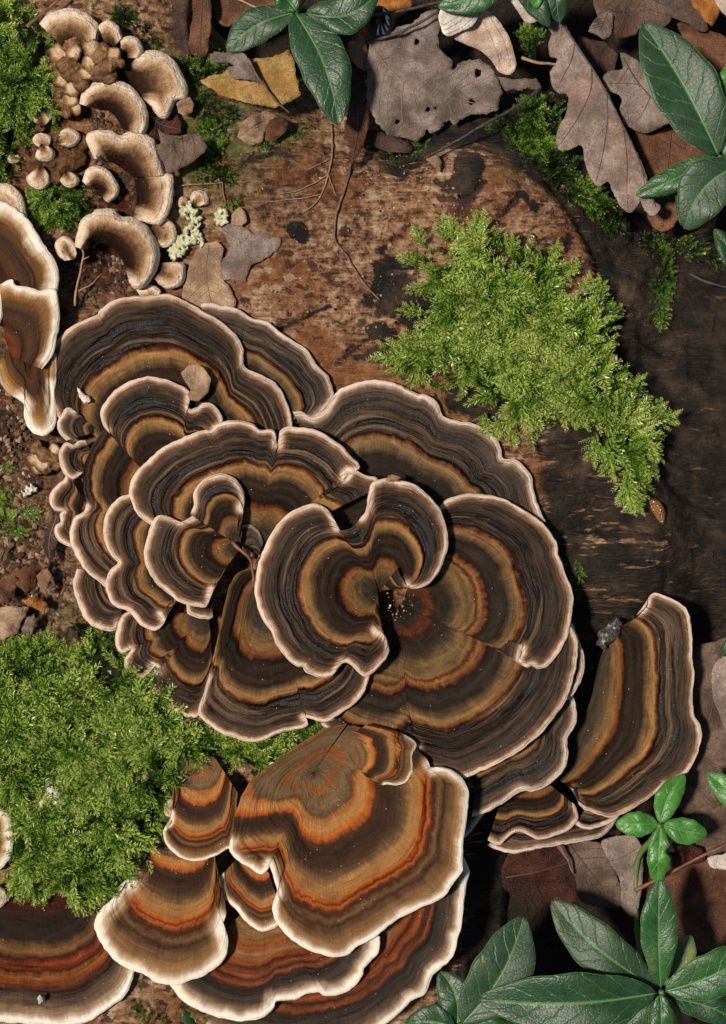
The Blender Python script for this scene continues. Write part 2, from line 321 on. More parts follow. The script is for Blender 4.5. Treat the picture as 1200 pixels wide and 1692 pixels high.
RAMPS['ring'] = [(0, (0.022, 0.016, 0.012)), (0.11, (0.028, 0.02, 0.015)), (0.17, (0.11, 0.03, 0.01)), (0.2, (0.026, 0.015, 0.009)), (0.28, (0.028, 0.019, 0.013)), (0.32, (0.07, 0.045, 0.022)), (0.36, (0.17, 0.098, 0.036)), (0.4, (0.12, 0.072, 0.03)), (0.43, (0.2, 0.108, 0.038)), (0.45, (0.085, 0.022, 0.007)), (0.472, (0.22, 0.105, 0.036)), (0.497, (0.13, 0.034, 0.01)), (0.513, (.013, .008, .006)), (0.57, (.034, .023, .015)), (0.61, (.019, .013, .009)), (0.645, (0.085, 0.052, 0.025)), (0.688, (0.235, 0.125, 0.045)), (0.712, (0.17, 0.065, 0.019)), (0.728, (0.075, 0.02, 0.007)), (0.74, (0.01, 0.007, 0.005)), (0.77, (0.06, 0.034, 0.018)), (0.8, (0.022, 0.013, 0.009)), (0.85, (0.038, 0.025, 0.017)), (0.93, (0.05, 0.033, 0.023)), (1, (0.08, 0.05, 0.032))]
RAMPS['grey'] = [(0, (.040, .030, .022)), (.30, (.020, .014, .010)), (.52, (.024, .017, .012)), (.56, (.10, .064, .032)), (.615, (.235, .134, .055)), (.645, (.13, .050, .018)), (.665, (.016, .010, .008)), (.70, (.105, .067, .040)), (.75, (.052, .035, .023)), (.80, (.085, .058, .040)), (.86, (.055, .038, .028)), (.92, (.082, .057, .042)), (1, (.12, .082, .060))]
RAMPS['orange'] = [(0, (.11, .072, .040)), (.07, (.17, .105, .055)), (.12, (.25, .082, .020)), (.15, (.15, .088, .044)), (.20, (.18, .105, .048)), (.25, (.10, .062, .034)), (.275, (.32, .095, .018)), (.295, (.34, .155, .050)), (.345, (.38, .175, .052)), (.375, (.40, .100, .015)), (.40, (.26, .058, .011)), (.417, (.055, .026, .014)), (.47, (.032, .016, .009)), (.55, (.050, .024, .012)), (.60, (.10, .055, .027)), (.64, (.29, .140, .047)), (.70, (.30, .135, .040)), (.722, (.36, .080, .012)), (.738, (.13, .022, .005)), (.752, (.34, .095, .018)), (.772, (.10, .022, .007)), (.79, (.034, .018, .011)), (.82, (.14, .066, .026)), (.85, (.046, .023, .012)), (.92, (.17, .085, .034)), (1, (.30, .175, .085))]
RAMPS['red'] = [(0, (.014, .004, .003)), (.24, (.045, .008, .005)), (.34, (.018, .009, .006)), (.48, (.022, .013, .008)), (.55, (.15, .066, .018)), (.59, (.035, .008, .005)), (.63, (.20, .034, .007)), (.67, (.035, .008, .005)), (.71, (.26, .080, .016)), (.76, (.10, .020, .006)), (.79, (.026, .014, .009)), (.86, (.085, .052, .032)), (.93, (.24, .15, .08)), (1, (.3, .2, .12))]
RAMPS['rust'] = [(0, (.17, .092, .036)), (.28, (.22, .112, .040)), (.40, (.21, .055, .012)), (.46, (.22, .112, .042)), (.53, (.19, .038, .008)), (.56, (.045, .016, .009)), (.61, (.21, .048, .010)), (.645, (.035, .016, .011)), (.69, (.17, .042, .011)), (.72, (.024, .014, .010)), (.78, (.034, .024, .018)), (.84, (.050, .034, .024)), (.91, (.14, .085, .045)), (1, (.26, .17, .09))]
RAMPS['pale'] = [(0, (.012, .006, .005)), (.20, (.024, .011, .007)), (.34, (.050, .024, .011)), (.46, (.125, .064, .028)), (.60, (.24, .130, .060)), (.74, (.38, .235, .125)), (.86, (.55, .40, .26)), (1, (.70, .55, .39))]
RAMPS['brown'] = [(0, (.10, .020, .008)), (.18, (.13, .035, .012)), (.34, (.034, .015, .007)), (.48, (.075, .032, .012)), (.62, (.040, .021, .011)), (.76, (.13, .060, .021)), (.86, (.28, .13, .036)), (.93, (.40, .24, .11)), (1, (.5, .35, .2))]
MATS = {k: cap_material('bracket_skin_' + k, RAMPS[k], *{
    'dark': ((.74, .57, .43), (.21, .098, .044), 2.5, .66), 'ring': ((.74, .57, .43), (.21, .098, .044), 2.5, .66), 'grey': ((.76, .60, .47), (.18, .105, .062), 2.3, .7), 'orange': ((.86, .77, .62), (.30, .165, .075), 2.2, .65),
    'red': ((.84, .77, .64), (.26, .15, .075), 1.8, .6), 'rust': ((.84, .76, .62), (.22, .115, .052), 1.8, .5), 'pale': ((.84, .68, .50), (.44, .27, .14), 1.9, .6), 'brown': ((.88, .79, .65), (.34, .20, .09), 1.6, .5)}[k],
    wart=0.05 if k == 'pale' else 0.0, gloss={'dark': .36, 'ring': .36, 'grey': .38, 'orange': .40, 'red': .26, 'rust': .32, 'pale': .55, 'brown': .40}[k], line={'pale': .18, 'brown': .3, 'orange': .34}.get(k, .55), smooth_from={'dark': .665, 'ring': .735, 'grey': .672}.get(k, 0), spec={'red': .10, 'rust': .10, 'brown': .10}.get(k, .07)) for k in RAMPS}
m = NT('pore_layer'); O = m.obj(); n1 = m.noise(O, 300, 3)
m.set(Base_Color=m.mix(n1, (.62, .54, .42), (.78, .70, .58)), Roughness=0.7, Normal=m.bump(m.voro(O, 4000), 0.0004)); PORE = m.m

GROOVES = {'ring': ((.17, .012, 1.5), (.457, .008, 2.2), (.505, .009, 2.8), (.735, .008, 2.6), (.785, .007, 2.2), (.83, .008, 2.4)), 'dark': ((.335, .012, 3.4), (.672, .008, 2.6), (.722, .007, 2.2), (.765, .008, 2.6), (.825, .008, 1.8)), 'grey': ((.68, .008, 2.6), (.735, .008, 2.4), (.79, .008, 2.2), (.86, .008, 1.2)),
    'orange': ((.30, .01, 1.4), (.445, .01, 2.0), (.755, .009, 3.4), (.805, .009, 2.8), (.86, .01, 2.0)), 'red': ((.62, .01, 2.2), (.70, .01, 2.6), (.80, .012, 3.0)), 'rust': ((.45, .01, 2), (.57, .01, 3), (.62, .01, 2.6), (.69, .01, 3), (.76, .01, 2.6)),
    'pale': ((.5, .05, 2.0),), 'brown': ((.4, .02, 2.5), (.7, .02, 1.5))}
N_CAPS = 0
def ZM(z): return z if z < 20 else 20 + (z - 20) * 0.54
def cap(label, rim, base, z0, z1, typ='dark', mw=11, pre='', post='', g=1.0, rip=4.0, droop=4.0, th=9.0, group='bracket fungi in the large overlapping rosette', name='bracket_fungus', tail=None, cup=0.0, tf=1.0):
    """rim: traced edge of the cap (photo pixels); base: attachment point or curve; z0, z1: height at the base and at the rim"""
    global N_CAPS; N_CAPS += 1; sd = N_CAPS; mw = mw * {'dark': .68, 'ring': .68, 'grey': .70, 'orange': .76}.get(typ, 1.0); z0 = ZM(z0); z1 = ZM(z1)
    A = [np.c_[pts(q), np.full(len(pts(q)), f)] for q, f in ((pre, 0.), (rim, 1.), (post, 0.)) if q]
    R = np.vstack(A); L = np.hypot(*(R[1:, :2] - R[:-1, :2]).T).sum()
    nu = int(np.clip(L / 3.0, 26, 300)); C = catmull(R, nu); mg = C[:, 2]; C = C[:, :2]
    sl = np.linspace(0, L, nu); T = np.gradient(C, axis=0); T /= np.hypot(*T.T)[:, None] + 1e-9; Nn = np.c_[-T[:, 1], T[:, 0]]
    k = min(1.0, L / 400)
    C = C + Nn * (2.0 * k * (vn(sl / 21, sd * 3.1, sd) - .5) + 1.7 * (vn(sl / 7.5, sd * 1.7, sd + 3) - .5))[:, None]
    B = catmull(pts(base), nu); rad = np.hypot(*(C - B).T); nv = int(np.clip(rad.mean() / 2.3, 12, 110)); pale = typ == 'pale'
    Sm = C.copy()
    for _ in range(int(nu * 1.4)): Sm[1:-1] = 0.25 * Sm[:-2] + 0.5 * Sm[1:-1] + 0.25 * Sm[2:]
    v = np.linspace(0, 1, nv) ** 0.92; tt = np.broadcast_to(v[:, None], (nv, nu)); wgt = (tt ** 2.1)[..., None]
    Q = B[None] + ((Sm[None] * (1 - wgt) + C[None] * wgt) - B[None]) * tt[..., None]
    x = Q[..., 0].ravel(); y = Q[..., 1].ravel(); t = tt.ravel(); s = np.broadcast_to(sl, (nv, nu)).ravel()
    M = C[mg > 0.5]; d = np.full(len(x), 1e9)
    for i in range(0, len(M)): d = np.minimum(d, (x - M[i, 0]) ** 2 + (y - M[i, 1]) ** 2)
    d = np.sqrt(d); d[np.broadcast_to(mg < 0.3, (nv, nu)).ravel() & (d < 2)] += 3 * mw
    Rm = np.percentile(rad, 70); r = (Rm * tt).ravel()
    tfa = np.interp(np.arange(nu), np.arange(nu), np.where(mg > .5, 1.0, tf)); kk = np.hanning(max(5, nu // 5) | 1); tfa = np.convolve(np.pad(tfa, len(kk) // 2, 'edge'), kk / kk.sum(), 'valid')
    tb = (t * np.broadcast_to(tfa, (nv, nu)).ravel()) ** g; rise = (sst(0, .55, t) ** .8 if pale else 1 - (1 - t) ** 1.35)
    z = z0 + (z1 - z0) * rise - droop * t ** 7 - cup * np.sin(np.pi * t)
    if tail is not None: z = z - tail[1] * sst(1 - tail[0], 1, s / L) * (1 - sst(.72, .95, t))
    z = z + rip * k * t ** 2 * (2.2 * (vn(s / 85, t * 0.8, sd + 11) - .5) + 0.9 * (vn(s / 30, t * 2, sd + 12) - .5))
    jit = 0.02 * (vn(s / 60, 0 * s, sd + 5) - .5) + 0.012 * (vn(s / 17, t * 3, sd + 6) - .5)
    for (p, wd_, dep) in GROOVES[typ]: z = z - dep * np.exp(-((tb + jit - p) / (wd_ + 3.0 / Rm)) ** 2) * (0.45 + 1.1 * vn(s / 40, 0 * s + p * 50, sd))
    zone = sst(.55, .68, tb) * sst(1.0, .88, tb)
    z = z + zone * (5.0 * (vn(s / 110, r / 8.0, sd + 30) - .5) + 2.6 * (vn(s / 70, r / 4.2, sd + 31) - .5)) + 1.8 * (vn(s / 90, r / 10, sd + 33) - .5)
    if pale: z = z + 5.0 * fbm(x / 13, y / 13, sd + 24) * sst(.1, .4, t) - 15 * k * np.clip(1 - d / (1.1 * mw), 0, 1) ** 2.2
    z = z + 1.6 * fbm(s / 24, r / 8, sd + 20) + 1.2 * fbm(s / 6, r / 40, sd + 22)
    e = np.clip(1 - d / 4.0, 0, 1); z = z - 2.2 * e ** 2
    V = W(x, y, z); idx = (np.arange(nv - 1)[:, None] * nu + np.arange(nu - 1)).ravel()
    F = np.stack([idx, idx + 1, idx + nu + 1, idx + nu], -1)
    # rim wall rounding into the pale pore layer below
    top_ring = np.arange((nv - 1) * nu, nv * nu); cen = B.mean(0)
    inw = (cen - C); inw /= np.hypot(*inw.T)[:, None] + 1e-9; zr = z[top_ring]; rows = []
    for (dx, dz) in (((-1.2, 2.5), (-.6, 6.0), (2.0, 9.0)) if pale else ((-0.5, 1.1), (0.2, 2.4), (1.6, 3.4))):
        q = C + inw * dx; rows.append(W(q[:, 0], q[:, 1], zr - dz))
    Vr = np.vstack(rows); off = len(V); V = np.vstack([V, Vr]); FR = []
    prev = top_ring
    for k_ in range(3):
        cur = off + k_ * nu + np.arange(nu); FR.append(np.stack([prev[:-1], prev[1:], cur[1:], cur[:-1]], -1)); prev = cur
    FR = np.vstack(FR); Fall = np.vstack([F, FR])
    a0, b0, c0 = V[Fall[:, 0]], V[Fall[:, 1]], V[Fall[:, 2]]
    if np.cross(V[F[:, 1]] - V[F[:, 0]], V[F[:, 2]] - V[F[:, 0]])[:, 2].sum() < 0: Fall = Fall[:, ::-1]
    Nrm = vnormals(V, Fall)
    z3 = np.zeros(3 * nu); dn = np.r_[d / mw, np.where(np.tile(mg, 3) > .4, 0, 9)]
    at = {'sd': np.full(len(V), sd * 3.7), 't': np.r_[tb, np.tile(tb[-nu:], 3)], 'dn': dn, 's': np.r_[s, np.tile(sl, 3)] + sd * 37.0, 'r': np.r_[r, np.full(3 * nu, Rm)] + sd * 91.0}
    mw_ = mw
    root = empty(name, W(cen[0], cen[1], z0)); tag(root, label, 'fungus', group)
    fm = (dn[Fall].mean(1) < 1.0); mat = MATS[typ]
    for nm, sel in (('cap', ~fm), ('margin', fm)):
        ff = Fall[sel]
        if not len(ff): continue
        u, inv = np.unique(ff, return_inverse=True); o = mesh(nm, V[u], inv.reshape(-1, 4), mat, root, attrs={k_: a[u] for k_, a in at.items()}, normals=Nrm[u])
    nb = 7; U = []; Z2 = z.reshape(nv, nu)
    for j in np.linspace(nv - 1, 0, nb).round().astype(int):
        q = Q[j] + (inw * 1.6 if j == nv - 1 else 0); U.append(W(q[:, 0], q[:, 1], Z2[j] - (9.0 if pale else 3.4) - th * (1 - v[j] ** 3)))
    U = np.vstack(U); ib = (np.arange(nb - 1)[:, None] * nu + np.arange(nu - 1)).ravel()
    mesh('pore_surface', U, np.stack([ib, ib + nu, ib + nu + 1, ib + 1], -1), PORE, root)
    return root
RO = 'bracket fungi in the large overlapping rosette'
SH = 'dark brackets shelving off the right edge of the log'
OR = 'orange brown brackets along the bottom'
LE = 'brackets cut off by the left edge'
PA = 'pale young brackets at the top left'
ED = 'small lobes along the left rim of the rosette'
# --- the rosette, from the bottom layer up
cap('narrow grey banded bracket behind the top of the rosette', '332,502 345,501 360,504 394,512 419,527 441,531 475,557 505,577 524,604 542,622 552,649 546,664 530,684 516,694', '385,720', 8, 24, 'grey', 11, g=1.3)
cap('wide grey brown bracket at the rosette\'s upper right with wavy rim', '484,681 497,680 515,688 535,680 550,658 553,652 565,641 595,631 625,628 655,634 689,651 700,651 722,664 734,688 760,696 790,703 816,720 827,739 831,757 850,760 862,767 877,787 883,817 892,842 902,862', '600,905 660,900', 14, 34, 'grey', 12, g=1.13)
cap('large striped bracket forming the rosette\'s upper left', '98,692 85,672 71,648 67,617 80,582 97,559 124,536 159,522 165,514 184,499 210,492 240,489 277,487 304,497 330,510 360,528 386,549 401,574 404,604 420,614 439,624 456,634 471,656 481,688 484,712', '300,790', 22, 48, 'dark', 11, g=1.32)
cap('dark brown lobe half hidden under the rosette\'s lower left', '128,940 121,967 129,997 144,1027 166,1040 189,1042 198,1030', '215,955', 14, 24, 'dark', 12, g=.62)
cap('small wavy lobes on the rosette\'s left rim below the knobbly growth', '104,770 108,788 95,800 88,808 82,822 86,838 98,845 106,843 100,850 101,862 92,868 90,880 97,893 112,902 122,905', '150,845', 24, 34, 'dark', 10, g=.8, group=ED)
cap('broad smooth bracket with a wide dark centre, left of the rosette', '178,972 162,960 140,941 121,907 115,882 121,861 128,852 140,843', '285,830', 36, 66, 'dark', 11, post='141,825 138,800 140,770 150,742 166,718 174,709', g=1.6, tf=.84)
cap('tightly curled upper rim of the broad left bracket', '176,712 170,700 167,679 180,656 202,637 244,622 274,628 300,637 312,645 316,652 311,660 314,676 324,674 337,666 350,667 361,676 368,692 366,702 356,710', '285,830', 40, 76, 'dark', 11, g=1.15)
cap('little round lobe on the left rim beside the knobbly growth', '133,785 121,793 107,784 99,763 99,744 109,731 122,734 130,729 141,727', '158,760', 30, 58, 'dark', 10, g=.45, rip=2, group=ED)
cap('little tan lobe on the left rim, uppermost of the small lobes', '110,728 100,718 95,699 102,684 107,676 116,673 122,677', '165,712', 44, 58, 'grey', 9, g=.5, rip=2, group=ED)
cap('double lobed dark bracket at the rosette\'s lower left', '222,1008 204,1014 193,1040 191,1062 195,1075 203,1080 217,1072 211,1080 206,1090 208,1103 222,1116 237,1120 246,1110 253,1100 262,1108 254,1114 245,1121 252,1144 275,1166 297,1179 312,1185 331,1180 346,1146 352,1118', '345,1015', 36, 56, 'dark', 10, g=1.25)
cap('pair of narrow lobes overlapping the broad left bracket', '222,815 196,823 177,847 171,877 177,905 188,922 196,930 184,940 178,955 176,975 188,1000 215,1012 234,1033 256,1041 268,1034 271,1027 264,1014', '345,925', 58, 80, 'dark', 11, g=1.3)
cap('scalloped bracket in the upper middle of the rosette', '252,868 240,860 225,847 214,817 221,787 240,765 262,746 296,726 337,711 349,711 360,700 390,694 416,699 429,710 443,709 452,712 456,722 458,736 460,722 465,709 486,705 520,711 557,731 580,754 595,770 590,777 575,777 566,787 572,792 584,777 600,783 622,790 628,805', '425,905', 62, 98, 'dark', 11, g=1.15)
cap('pale tongue peeping out below the small fan', '308,998 311,1013 325,1020 342,1023 352,1020', '350,975', 86, 92, 'dark', 9, g=.4, rip=2)
cap('big lower bracket with a smooth orange ringed stalk', '339,1134 329,1172 335,1189 357,1206 387,1219 414,1225 441,1221 467,1209 497,1204 510,1197 501,1185 512,1186 539,1192 561,1181 587,1162 604,1140 612,1115 618,1090', '440,975 455,985', 70, 84, 'dark', 10, pre='425,940 398,944 384,958 374,990 362,1042 351,1095', g=1.5, tf=.70, cup=8)
cap('small fan with a bright white curled top at the rosette\'s middle', '404,831 404,814 391,793 365,782 339,791 321,812 320,836', '400,905', 92, 122, 'dark', 12, pre='392,872 394,850', post='314,850', g=1.5, cup=-6)
cap('crescent shaped fan left of the rosette\'s middle', '318,852 310,858 296,862 271,851 254,858 245,885 239,919 249,949 271,975 301,996 325,1002 342,1002 347,978', '398,905', 90, 118, 'dark', 11, post='350,965 362,955', g=1.0, cup=-6)
cap('small olive flap in the gap at the rosette\'s middle', '384,905 386,885 398,871 414,868 428,878 436,895', '425,925', 76, 88, 'grey', 4, g=.35, rip=2)
# right hand whorl
cap('narrow bracket edge peeping out behind the big round bracket', '946,1030 958,1062 966,1090 962,1120 946,1148 930,1160', '860,1060', 0, 14, 'grey', 11, g=1.0)
cap('grey bracket below the big round bracket, third layer down', '944,1140 952,1170 951,1196 938,1221 938,1245 934,1267 915,1290 885,1307 866,1307 847,1316 806,1342 780,1350', '800,1150', -28, -6, 'grey', 11, g=1.1)
cap('narrow grey bracket edge between the rosette and the orange bracket', '838,1254 837,1279 821,1312 799,1346 772,1380 755,1392', '745,1240', -46, -24, 'grey', 9, g=1.0)
cap('big round bracket with many tan and rust rings', '938,1030 946,1040 954,1061 952,1099 945,1132 930,1166 907,1196 885,1219 851,1245 817,1264 780,1281 762,1285 740,1279 712,1274 690,1268 678,1260 674,1243 690,1236', '660,1000', 34, 44, 'ring', 11, post='660,1228 625,1222 590,1212 560,1196', g=1.0, tf=.76, cup=6)
cap('small pale lip under the left end of the big round bracket', '530,1196 540,1206 550,1213 576,1228 595,1231 607,1222', '590,1180', 26, 32, 'grey', 9, g=.5, rip=2)
cap('upper lobe of the big round bracket curling over its right side', '722,842 735,828 750,821 772,816 802,817 832,825 862,840 889,859 907,877 920,899 922,914 926,922 934,945 945,975 946,1009 939,1046 926,1076 907,1099 889,1105 880,1100 870,1102 859,1092 862,1078', '662,1003', 42, 64, 'ring', 11, g=1.0, post='866,1066', tail=(.22, 12))
cap('spiral bracket on top of the rosette with two curling horns', '624,1045 633,1050 642,1064 640,1084 625,1104 606,1117 591,1109 574,1095 561,1101 550,1116 527,1119 506,1111 500,1102 492,1102 471,1084 456,1065 449,1046 436,1027 426,1001 422,967 428,930 441,896 460,866 482,846 509,834 531,836 547,850 554,869', '625,978', 84, 124, 'dark', 12, g=1.0, pre='616,1036', post='562,876 580,874 593,862', cup=-4)
cap('right horn of the spiral bracket, hooking downwards', '604,846 608,825 613,800 636,791 662,795 689,802 711,821 730,847 739,881 739,907 730,937 715,960 692,973 676,971', '628,978', 85, 126, 'dark', 12, g=1.0, pre='588,868', post='666,958 656,938', cup=-4)
# right edge
cap('narrow banded bracket edge low under the upright right bracket', '806,1396 817,1402 851,1410 896,1401 945,1393 990,1384 1010,1367 1022,1352', '900,1320 980,1310', -90, -66, 'grey', 9, g=1.1, group=SH)
cap('short pale bracket edge tucked under the upright right bracket', '950,1362 962,1369 980,1369 1012,1358 1026,1346', '985,1310', -80, -54, 'grey', 9, g=.9, group=SH)
cap('wrinkled low bracket with a torn cream tip', '806,1388 825,1396 843,1380 859,1374 876,1381 892,1387 926,1378 945,1367 956,1350 950,1330', '840,1290 900,1290', -70, -44, 'dark', 9, g=1.0, group=SH)
cap('upright bracket alone at the right edge of the log', '1068,1003 1072,988 1084,979 1106,988 1129,1001 1140,1020 1143,1050 1144,1087 1147,1112 1144,1144 1147,1177 1157,1200 1159,1219 1151,1249 1132,1279 1103,1297 1098,1296 1084,1309 1063,1324 1035,1342 1012,1350 990,1346 964,1337 954,1324 948,1304', '1006,1052 988,1100 978,1150 955,1210 925,1290', -66, -22, 'dark', 9, pre='1042,1024', g=0.95, group=SH, cup=8)
# bottom
cap('large rust red bracket lowest in the bottom group', '766,1415 776,1440 771,1460 768,1477 762,1530 747,1582 718,1609 702,1642 680,1654 661,1672 639,1692 600,1715 540,1730 460,1735 390,1722 335,1700', '520,1420', -40, 4, 'rust', 13, g=1.6, group=OR)
cap('long low bracket with broad cream rim below the orange bracket', '280,1626 296,1647 322,1666 360,1681 387,1686 425,1684 452,1668 456,1656 474,1652 492,1650 510,1642 526,1639 541,1645 575,1637 597,1616 603,1597 624,1575 628,1548', '440,1470', -16, 24, 'rust', 16, g=1.2, group=OR)
cap('small orange bracket wedged behind the large orange bracket', '364,1448 363,1457 369,1481 391,1504 406,1522 432,1539 457,1532 470,1520', '425,1385', 8, 36, 'orange', 11, g=1.2, group=OR)
cap('bracket with a broad cream rim above the bottom edge', '212,1458 200,1461 191,1475 184,1490 165,1505 157,1527 165,1554 184,1580 210,1599 240,1610 259,1623 292,1627 315,1619 337,1612 367,1591 377,1565 375,1543 367,1530', '250,1400 352,1400', 20, 58, 'orange', 20, pre='236,1424 224,1445', post='374,1505 366,1465 360,1432', g=0.54, group=OR)
cap('small tan and orange bracket under moss with a thin white lip', '283,1358 270,1374 276,1394 292,1413 319,1422 349,1417 375,1403 384,1400', '306,1250 354,1250', 44, 72, 'orange', 6, pre='288,1290 285,1320', post='391,1360 392,1310', g=1.25, group=OR)
cap('tiny tan knob beside the small mossy bracket', '290,1322 280,1320 271,1332 274,1346 284,1350 292,1346', '296,1336', 40, 50, 'pale', 4, g=.5, rip=1, group=OR)
cap('large orange ringed bracket in the middle of the bottom group', '380,1404 392,1420 406,1429 429,1444 442,1436 446,1430 457,1472 451,1496 455,1519 474,1545 500,1564 526,1575 556,1581 575,1577 590,1564 620,1549 657,1519 695,1500 729,1485 747,1462 764,1440 764,1410 768,1369 774,1324 772,1301 759,1280 729,1267 712,1270', '518,1276', 48, 78, 'orange', 14, pre='574,1196 540,1204 500,1226 455,1258 412,1294 392,1335 385,1372', g=1.0, tf=.27, post='702,1252 670,1226 620,1206 575,1198', group=OR)
cap('small orange banded lobe with white lip under the big round bracket', '686,1226 682,1248 682,1272 671,1291 656,1297 643,1296', '556,1224 572,1240 584,1262', 68, 86, 'orange', 5, pre='610,1196 650,1206', post='628,1296 612,1290', g=1.1, tf=.8, group=OR)
cap('dark red wet bracket in the bottom left corner', '226,1585 221,1610 214,1632 195,1655 165,1677 139,1691 100,1697 60,1692 37,1690 0,1687 -45,1676 -100,1640', '95,1436 20,1436', 0, 36, 'red', 15, g=.95, group=OR)
cap('cream edged bracket entering at the left edge below the moss', '-6,1326 15,1345 22,1374 21,1407 7,1430 -8,1442', '-90,1385', 20, 44, 'brown', 15, g=1.2, group=LE)
cap('cream tip at the left edge above the dark red bracket', '-6,1462 9,1470 12,1484 8,1494 -6,1502', '-50,1482', 20, 36, 'pale', 9, g=.6, group=LE)
# left edge
cap('cream rimmed bracket at the left edge, topmost of three', '-30,302 0,303 20,307 37,326 43,352 44,372', '-50,400', 34, 52, 'pale', 17, g=1.1, group=LE)
cap('broad bracket with dark middle and wide cream rim at the left edge', '-40,335 0,333 23,343 47,363 63,387 66,392 77,410 90,430 97,450 95,477 90,505', '-55,500', 44, 70, 'brown', 19, g=1.35, group=LE)
cap('brown bracket with rust red heart and cream right rim at the left edge', '20,462 27,472 50,475 67,480 90,477 97,500 99,529 94,558 88,585', '8,560 20,590', 66, 92, 'brown', 13, g=.8, rip=10, pre='0,470', post='70,610', group=LE)
cap('brown tongue with a cream tip hanging below at the left edge', '93,650 94,676 92,702 76,719 53,713 40,690 40,668', '8,548 62,548', 56, 72, 'brown', 13, g=1.05, rip=10, pre='94,585 93,620', post='22,655 4,636 -8,600', group=LE)
cap('cream rimmed sliver at the left edge over the drooping bracket', '-30,470 -2,475 5,500 4,525 -8,545', '-50,520', 78, 90, 'brown', 8, g=.9, group=LE)
# top left
PK = dict(group=PA)
cap('pale bracket highest in the top left corner beside the moss', '66,40 80,23 110,15 133,18 153,30 164,47 161,66', '118,92', 40, 66, 'pale', 14, g=1.20, **PK)
cap('small pale lobe right of the top left bracket', '162,44 170,37 182,35 196,45 202,62', '180,86', 38, 58, 'pale', 10, g=1.20, rip=2, **PK)
cap('small pale lobe above the warty pale bracket', '199,64 213,60 229,66 236,83 228,96', '200,95', 38, 60, 'pale', 10, g=0.93, rip=2, **PK)
cap('warty pale bracket right of the knobbly cluster', '228,92 243,84 267,86 287,100 300,120 310,147 307,163 292,166 284,180 277,194 262,193 250,176', '206,118 222,150 246,172', 34, 60, 'pale', 14, g=0.93, rip=7, **PK)
cap('hump backed pale bracket with smooth top below the knobbly cluster', '133,172 137,153 153,137 180,130 200,135 217,143 233,163 243,183 245,207 238,222', '150,178 172,180 190,192 204,214', 24, 72, 'pale', 14, g=0.93, **PK)
cap('pale bracket with two lobes beside the curled grey leaf', '157,262 147,243 143,230 147,220 160,216 183,217 200,224 213,218 237,220 253,230 259,242 267,267 274,289', '166,264 184,268 204,280 222,294', 12, 66, 'pale', 14, g=0.99, **PK)
cap('squarish pale lobe below the two lobed pale bracket', '268,288 284,289 286,317 280,347 267,369 254,370 240,366', '222,296 226,328 220,362', 12, 56, 'pale', 16, g=0.99, **PK)
cap('small dark faced pale bracket in the hollow', '137,300 143,281 160,275 180,283 195,305 194,322 180,336', '148,312 164,314 172,330', 12, 46, 'pale', 10, g=0.93, rip=2, **PK)
cap('pale edge peeping out right of the arched pale bracket', '268,357 280,364 290,377 289,397 278,407 266,409', '235,390', 6, 24, 'pale', 10, g=1.20, rip=2, **PK)
cap('squarish pale bracket below the arched pale bracket', '286,432 302,435 306,446 304,462 297,473 278,477 262,470', '240,438', 2, 20, 'pale', 10, g=1.20, rip=2, **PK)
cap('small pale tip between the arched bracket and the rosette', '226,480 240,473 254,472 266,482 262,496', '245,510', 4, 18, 'pale', 10, g=1.20, rip=2, **PK)
cap('arched pale bracket with a dark hollow, lowest of the pale group', '126,408 128,385 134,366 147,355 152,354 160,347 187,346 200,357 220,360 240,370 257,396 264,420 257,450 240,473 223,477 213,467', '140,414 166,402 188,412 204,434 212,460', 10, 66, 'pale', 14, g=1.04, **PK)
cap('small pale knob left of the arched pale bracket', '127,416 124,402 112,391 99,393 92,404 96,422 108,431', '124,428', 16, 36, 'pale', 10, g=1.20, rip=2, **PK)
for lab, cx, cy, r, a, zz in (('pale thumb shaped bud standing in the moss at top left', 69, 190, 17, 90, 46), ('pale bud at the right tip of the branching cluster', 112, 228, 17, 20, 44), ('round pale bud at the middle of the branching cluster', 70, 232, 13, 110, 54),
        ('round pale bud just below the middle of the branching cluster', 74, 254, 14, -70, 56), ('tiny pale bud at the far left of the branching cluster', 24, 262, 10, 180, 40), ('pale bud at the lower left of the branching cluster', 64, 295, 18, -100, 44),
        ('pale bud at the lower right of the branching cluster', 116, 297, 13, -60, 42), ('tiny round brown bud above the lichen', 302, 334, 9, 130, 12), ('tiny pale bud above the lichen', 330, 329, 14, 50, 12)):
    an = np.radians(a + np.linspace(-118, 118, 9)); bx = cx - 1.3 * r * np.cos(np.radians(a)); by = cy + 1.3 * r * np.sin(np.radians(a))
    jr = r * (1 + .34 * (vn(np.arange(9) * .9, cx, 3) - .5)); P_ = np.c_[cx + jr * 1.12 * np.cos(an), cy - jr * .94 * np.sin(an)]
    cap(lab, ' '.join('%.1f,%.1f' % tuple(q) for q in P_), '%f,%f' % (bx, by), zz - 5, zz, 'pale', r * 0.45, g=.62, rip=1.0, droop=5, group='pale buds at the top left', name='fungus_bud')

